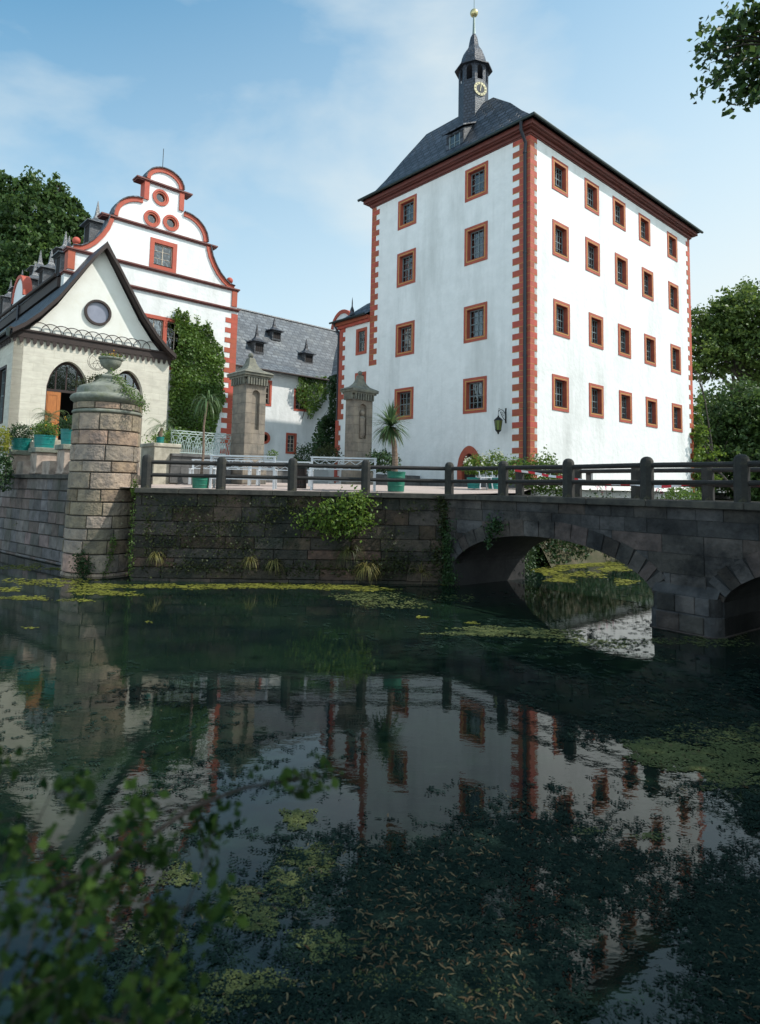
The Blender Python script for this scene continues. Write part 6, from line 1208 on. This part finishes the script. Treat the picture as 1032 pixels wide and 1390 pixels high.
# big overhanging tree on the right bank: crown out of the frame, one limb reaching in
t_ = tree('overhanging_tree', 'tree whose leafy limb reaches into the top right corner of the sky', (13.5, 4.0, 2.2), [((12.4, 7.2, 11.5), 3.4), ((15.5, 6, 12.5), 3.8), ((13.5, 3.0, 13.0), 3.8), ((16, 10.5, 12), 3.6), ((10.5, 2.5, 10.5), 3.0), ((18.5, 8, 11), 3.6), ((9.5, -.5, 11.5), 3.2), ((14.5, -1, 12), 3.8), ((19.5, 12.5, 10.5), 3.2), ((15.5, 8.6, 8.6), 2.6), ((12.2, 4.4, 8.2), 2.4)], 30000, .26, 'l_tree', .55, 24, seed=12, trunk_top=(13.8, 4.6, 11))
rg = np.random.default_rng(99); Pl = []; lim = MB(); D_ = 8.5
tips = [(958, 38), (952, 62), (966, 52), (955, 74), (965, 85), (985, 40), (975, 65), (1000, 60), (985, 85), (958, 120), (968, 112), (990, 128), (1003, 118), (996, 142), (1015, 100), (1020, 70), (1010, 35), (1025, 15), (1035, 45), (1030, 120), (1012, 130), (1040, 90), (1045, 20), (1055, 60), (1025, 135), (982, 20), (1008, 15), (1000, 88), (978, 100), (1050, 120), (1070, 90), (1070, 30)]
root_ = Vector((11.2, 7.6, 9.6)); hub = onY(1075, 60, D_)
lim.tube([Vector((13.6, 4.8, 8.5)), root_, hub], [.16, .11, .06], 8)
for i, (x, y) in enumerate(tips):
    c = onY(x, y, D_ + rg.uniform(-.5, .5)); m_ = hub.lerp(c, .55) + Vector((0, 0, .08)); lim.tube([hub, m_, c], [.022, .012, .004], 5)
    k = 20 if x < 1000 else 40; Pl.append(rg.normal(size=(k, 3)) * [.075, .12, .055] + np.array(c)); 
    if x > 960: Pl.append(rg.normal(size=(18, 3)) * .06 + np.array(m_.lerp(c, .5)))
for t__ in np.linspace(.1, 1, 14):
    c = root_.lerp(hub, t__); Pl.append(rg.normal(size=(120, 3)) * [.28, .28, .22] + np.array(c))
lim.build('limb', 'bark', t_, castle=False, uv=False)
Pl = np.concatenate(Pl); quads('limb_foliage', leaf_arrays(Pl, .115, aspect=1.5, nrm=(0, -.3, .6), rg=rg), 'l_tree', t_)
tree('near_bank_tree', 'tree behind the camera on the near bank, shading the water', (5.5, -5.5, 1.6), [((3.5, -3.2, 9.5), 3.0), ((6.5, -3.5, 10.5), 3.4), ((8.5, -1.8, 9.8), 2.8), ((5.5, -6, 11), 3.6), ((9, -5, 11), 3.6), ((1.0, -4.5, 10), 3.0)], 15000, .30, 'l_tree', .4, 24, seed=13)

# ================================================================ FOREGROUND BUSH
t_ = thing('foreground_bush', 'blurred dark green bush with thin twigs at the lower left, close to the camera', 'bush', (-1.0, .6, .6), castle=False); s_ = MB(); rg = np.random.default_rng(5); Pn = []
sprigs = [((-.9, .7, .9), (30, 1110), 1.25), ((-.9, .7, .9), (70, 1075), 1.25), ((-.8, .7, .9), (120, 1150), 1.2), ((-.8, .7, .9), (170, 1110), 1.3), ((-.8, .7, .9), (200, 1170), 1.2), ((-.7, .7, .9), (60, 1200), 1.1), ((-.7, .7, .9), (130, 1230), 1.1), ((-.7, .7, .9), (15, 1260), 1.0), ((-.6, .7, .8), (90, 1290), 1.0), ((-.7, .7, .9), (240, 1135), 1.3), ((-.7, .7, .9), (280, 1160), 1.35), ((-.6, .7, .8), (180, 1330), 1.0), ((-.6, .7, .8), (40, 1340), 1.0), ((-.6, .7, .8), (110, 1370), 1.0), ((-.7, .7, .9), (10, 1150), 1.2), ((-.7, .7, .9), (0, 1060), 1.3), ((-.6, .7, .8), (230, 1230), 1.2), ((-.6, .7, .8), (20, 1380), .95)]
for (b_, (x, y), D_) in sprigs:
    e = onY(x, y, D_); b_ = Vector(b_); m_ = b_.lerp(e, .6) + Vector((rg.normal() * .03, rg.normal() * .03, .03)); s_.tube([b_, m_, e], [.0035, .0025, .001], 5)
    for k in range(5):
        p = m_.lerp(e, k / 4) ; q = p + Vector((rg.normal() * .06, rg.normal() * .05, rg.normal() * .035 + .01)); s_.tube([p, q], [.0018, .001], 4); Pn += [np.array(q) + rg.normal(size=3) * .022 for _ in range(34)]
main = [onY(60, 1215, 1.15), onY(180, 1150, 1.25), onY(262, 1096, 1.35), onY(330, 1070, 1.42), onY(378, 1062, 1.5)]; s_.tube(main, [.006, .005, .004, .003, .002], 6)
for (x, y) in ((380, 1062), (400, 1045), (405, 1060), (412, 1075), (425, 1050), (445, 1052), (455, 1055), (408, 1082), (395, 1055), (432, 1042), (350, 1058), (270, 1100), (255, 1115), (290, 1125), (300, 1140), (280, 1150), (285, 1175)):
    e = onY(x, y, 1.45); Pn += [np.array(e) + rg.normal(size=3) * .012 for _ in range(6)]; s_.tube([onY(378 if x > 320 else 262, 1062 if x > 320 else 1096, 1.45), e], .0013, 4)
s_.build('stem', 'twig', t_, castle=False, uv=False); Pn = np.array(Pn); quads('foliage', leaf_arrays(Pn, .027, aspect=1.5, nrm=(0, -.4, .8), rg=rg), 'l_near', t_)

# ================================================================ WATER PLANTS
rg = np.random.default_rng(77)
def zpx(x, y): v = onZ(x, y); return np.array([v.x, v.y])
def patch(name, lab, spots, m_, size, k=5, dens=1.0, seed=0, kind='stuff', z=.006, tmul=(0, 1)):
    # spots: (px, py, half-width px, half-height px, count) - tiny floating plates, real size, lying on the water
    out = []; tn = []
    for (x, y, rx, ry, n) in spots:
        n = int(n * dens); a = rg.random(n) * 2 * math.pi; lob = 1 + .28 * np.sin(a * 3 + x) + .18 * np.sin(a * 7 + y); r_ = rg.random(n) ** .55 * lob + rg.normal(size=n) * .06
        # clumpy inside
        for i in range(n):
            p = zpx(x + rx * r_[i] * math.cos(a[i]), y + ry * r_[i] * math.sin(a[i])); s = size * rg.uniform(.5, 1.5) * (.6 + .06 * p[1]); a0 = rg.random() * 6.3; hgt = z + rg.random() * .006
            for j in range(k): t = a0 + j * 2 * math.pi / k; out.append((p[0] + s * math.cos(t), p[1] + s * math.sin(t) * .9, hgt))
            tn.append(rg.random() * .6 + .4 * (math.sin(p[0] * 5) * math.sin(p[1] * 4) * .5 + .5))
    quads(name, np.array(out), m_, kind=kind, label=lab, cat='water plants', tint=np.array(tn) * (tmul[1] - tmul[0]) + tmul[0], k=k, org=tuple(out[0][:2]) + (0,))
patch('duckweed_mat', 'yellow-green duckweed streaks floating along the foot of the moat walls', [(60, 790, 60, 5, 500), (30, 812, 40, 3, 260), (140, 796, 50, 4, 500), (30, 770, 35, 4, 260), (80, 772, 20, 2.5, 120), (150, 806, 45, 3, 320), (220, 796, 40, 3, 300), (290, 797, 45, 3.5, 420), (350, 795, 55, 3.5, 560), (420, 797, 60, 3.5, 520), (470, 798, 50, 3, 380), (510, 800, 30, 3, 260), (120, 802, 30, 2, 200), (10, 800, 20, 3, 150), (200, 845, 8, 2, 10), (640, 846, 10, 1.5, 40), (573, 838, 8, 1.6, 50), (100, 815, 30, 2, 80), (40, 852, 12, 1.5, 14), (600, 790, 22, 4, 150)], 'algae', .020, seed=1)
patch('duckweed_mat', 'bright algae carpet on the sunlit water seen through the arch', [(745, 775, 22, 5, 420), (775, 768, 35, 4, 600), (810, 765, 35, 3, 600), (790, 780, 40, 4, 300), (760, 787, 20, 4, 260), (835, 772, 20, 4, 420), (850, 790, 18, 4, 160), (740, 765, 14, 4, 340)], 'algae', .024, seed=2)
patch('duckweed_mat', 'dull olive duckweed band in front of the bridge arch', [(680, 856, 70, 5, 1300), (640, 860, 50, 4, 500), (740, 862, 60, 5, 600), (500, 812, 45, 8, 500), (540, 820, 40, 7, 260), (820, 872, 70, 6, 420), (960, 870, 70, 8, 420), (620, 812, 30, 5, 90)], 'algaed', .018, seed=3)
patch('duckweed_mat', 'large olive weed mat at the right edge of the water', [(900, 1020, 50, 14, 1500), (960, 1035, 70, 18, 2200), (1015, 1010, 50, 28, 1500), (870, 1012, 25, 8, 300), (1000, 1060, 50, 12, 600), (950, 1000, 60, 14, 500)], 'algaed', .014, seed=4)
patch('duckweed_mat', 'round olive duckweed islands floating in the dark foreground', [(405, 1112, 22, 14, 900), (385, 1196, 26, 14, 900), (425, 1168, 38, 22, 1300), (330, 1218, 26, 16, 900), (350, 1250, 34, 18, 1000), (245, 1190, 26, 16, 500), (455, 1282, 55, 20, 1900), (395, 1220, 26, 12, 400), (210, 1275, 40, 20, 500), (535, 1285, 20, 12, 300), (520, 1330, 60, 20, 900), (330, 1340, 60, 24, 1100), (660, 1350, 50, 20, 700), (800, 1128, 25, 5, 200), (885, 1136, 22, 5, 160), (250, 1370, 60, 14, 500)], 'algaed', .0085, seed=5)
# broad dark floating leaves (pondweed), thousands: stuff
def leaves_on_water(name, lab, spots, m_, size, asp, curl, lift, tb=(2, 2)):
    out = []; tn = []
    for (x0, y0, x1, y1, n) in spots:
        for _ in range(n):
            p = zpx(rg.uniform(x0, x1), rg.uniform(y0, y1)); dn = math.sin(p[0] * 2.1 + 1.3) * math.sin(p[1] * 1.7 + .5 * p[0]) + .5 * math.sin(p[0] * 5.3 - p[1] * 3.9)
            if dn < rg.normal() * .35 + .1: continue
            L = size * rg.uniform(.35, 1.5); a = rg.random() * 6.3; cv = curl * rg.uniform(-1, 1); w_ = L / asp; seg = 4; h0 = lift * rg.random() + .008; pts = []; q = p.copy(); aa = a
            for s in range(seg + 1): pts.append((q.copy(), aa, h0 + lift * math.sin(s / seg * math.pi) * rg.random())); q = q + np.array([math.cos(aa), math.sin(aa)]) * L / seg; aa += cv / seg
            t = rg.beta(*tb)
            for s in range(seg):
                (pa_, aa_, za), (pb_, ab_, zb_) = pts[s], pts[s + 1]; wa = w_ * math.sin(math.pi * (s + .15) / (seg + .3)) * .5 + .0006; wb = w_ * math.sin(math.pi * (s + 1.15) / (seg + .3)) * .5 + .0006
                na, nb = np.array([-math.sin(aa_), math.cos(aa_)]), np.array([-math.sin(ab_), math.cos(ab_)])
                out += [(*(pa_ - na * wa), za), (*(pa_ + na * wa), za + .002), (*(pb_ + nb * wb), zb_ + .002), (*(pb_ - nb * wb), zb_)]; tn.append(t)
    quads(name, np.array(out), m_, kind='stuff', label=lab, cat='floating leaves', tint=np.array(tn), org=tuple(out[0][:2]) + (0,))
def weed_sprigs(name, lab, spots, m_, ls):
    out = []; tn = []
    for (x0, y0, x1, y1, n) in spots:
        for _ in range(n):
            p = zpx(rg.uniform(x0, x1), rg.uniform(y0, y1)); dn = math.sin(p[0] * 2.1 + 1.3) * math.sin(p[1] * 1.7 + .5 * p[0]) + .5 * math.sin(p[0] * 5.3 - p[1] * 3.9)
            if dn < rg.normal() * .55 - .1: continue
            a = rg.random() * 6.3; L = rg.uniform(.08, .30); k = int(rg.integers(4, 12)); cv = rg.normal() * 1.2; t = rg.beta(1.6, 3); h = .004 + .006 * rg.random(); q = p.copy()
            for i in range(k):
                q = q + np.array([math.cos(a), math.sin(a)]) * L / k; a += cv / k
                for sg in (-1, 1):
                    b = a + sg * rg.uniform(.4, 1.3); l = ls * rg.uniform(.4, 1.5) * (.7 + .05 * p[1]); w_ = l * rg.uniform(.12, .26); d = np.array([math.cos(b), math.sin(b)]); nn_ = np.array([-d[1], d[0]]); z = h + rg.random() * .005
                    out += [(*q, z), (*(q + d * l * .5 + nn_ * w_), z + .002), (*(q + d * l), z), (*(q + d * l * .5 - nn_ * w_), z + .001)]; tn.append(min(1, max(0, t + rg.normal() * .15)))
    quads(name, np.array(out), m_, kind='stuff', label=lab, cat='pondweed', tint=np.array(tn), org=tuple(out[0][:2]) + (0,))
weed_sprigs('floating_pondweed', 'dark feathery pondweed spread over the lower part of the moat', [(480, 1150, 1060, 1400, 6000), (540, 1110, 800, 1180, 700), (150, 1120, 520, 1400, 1800), (780, 915, 1060, 1010, 1500), (0, 900, 330, 1080, 650), (560, 1060, 1060, 1160, 350), (380, 800, 700, 870, 260), (560, 840, 900, 890, 700), (700, 890, 1040, 960, 500), (940, 1060, 1060, 1300, 800), (840, 790, 890, 850, 90), (330, 990, 500, 1080, 90)], 'weed', .034)
leaves_on_water('curled_leaves', 'curled tan and rusty fallen leaves floating among the pondweed', [(490, 1130, 1060, 1400, 800), (480, 1150, 720, 1320, 450), (560, 1240, 1060, 1400, 300), (250, 1140, 520, 1400, 300), (800, 930, 1060, 1080, 420), (520, 1060, 780, 1180, 120), (0, 950, 250, 1080, 50), (800, 870, 1060, 900, 160)], 'curl', .048, 6, 2.4, .012, (2, 2.2))

# glass never sits perfectly true: every pane is a hair out of plane
random.seed(9)
for o in list(sc.objects):
    if o.name.startswith('pane') and o.parent and o.parent.name.startswith('window'): o.rotation_euler = (random.uniform(-.006, .006), 0, random.uniform(-.012, .012))
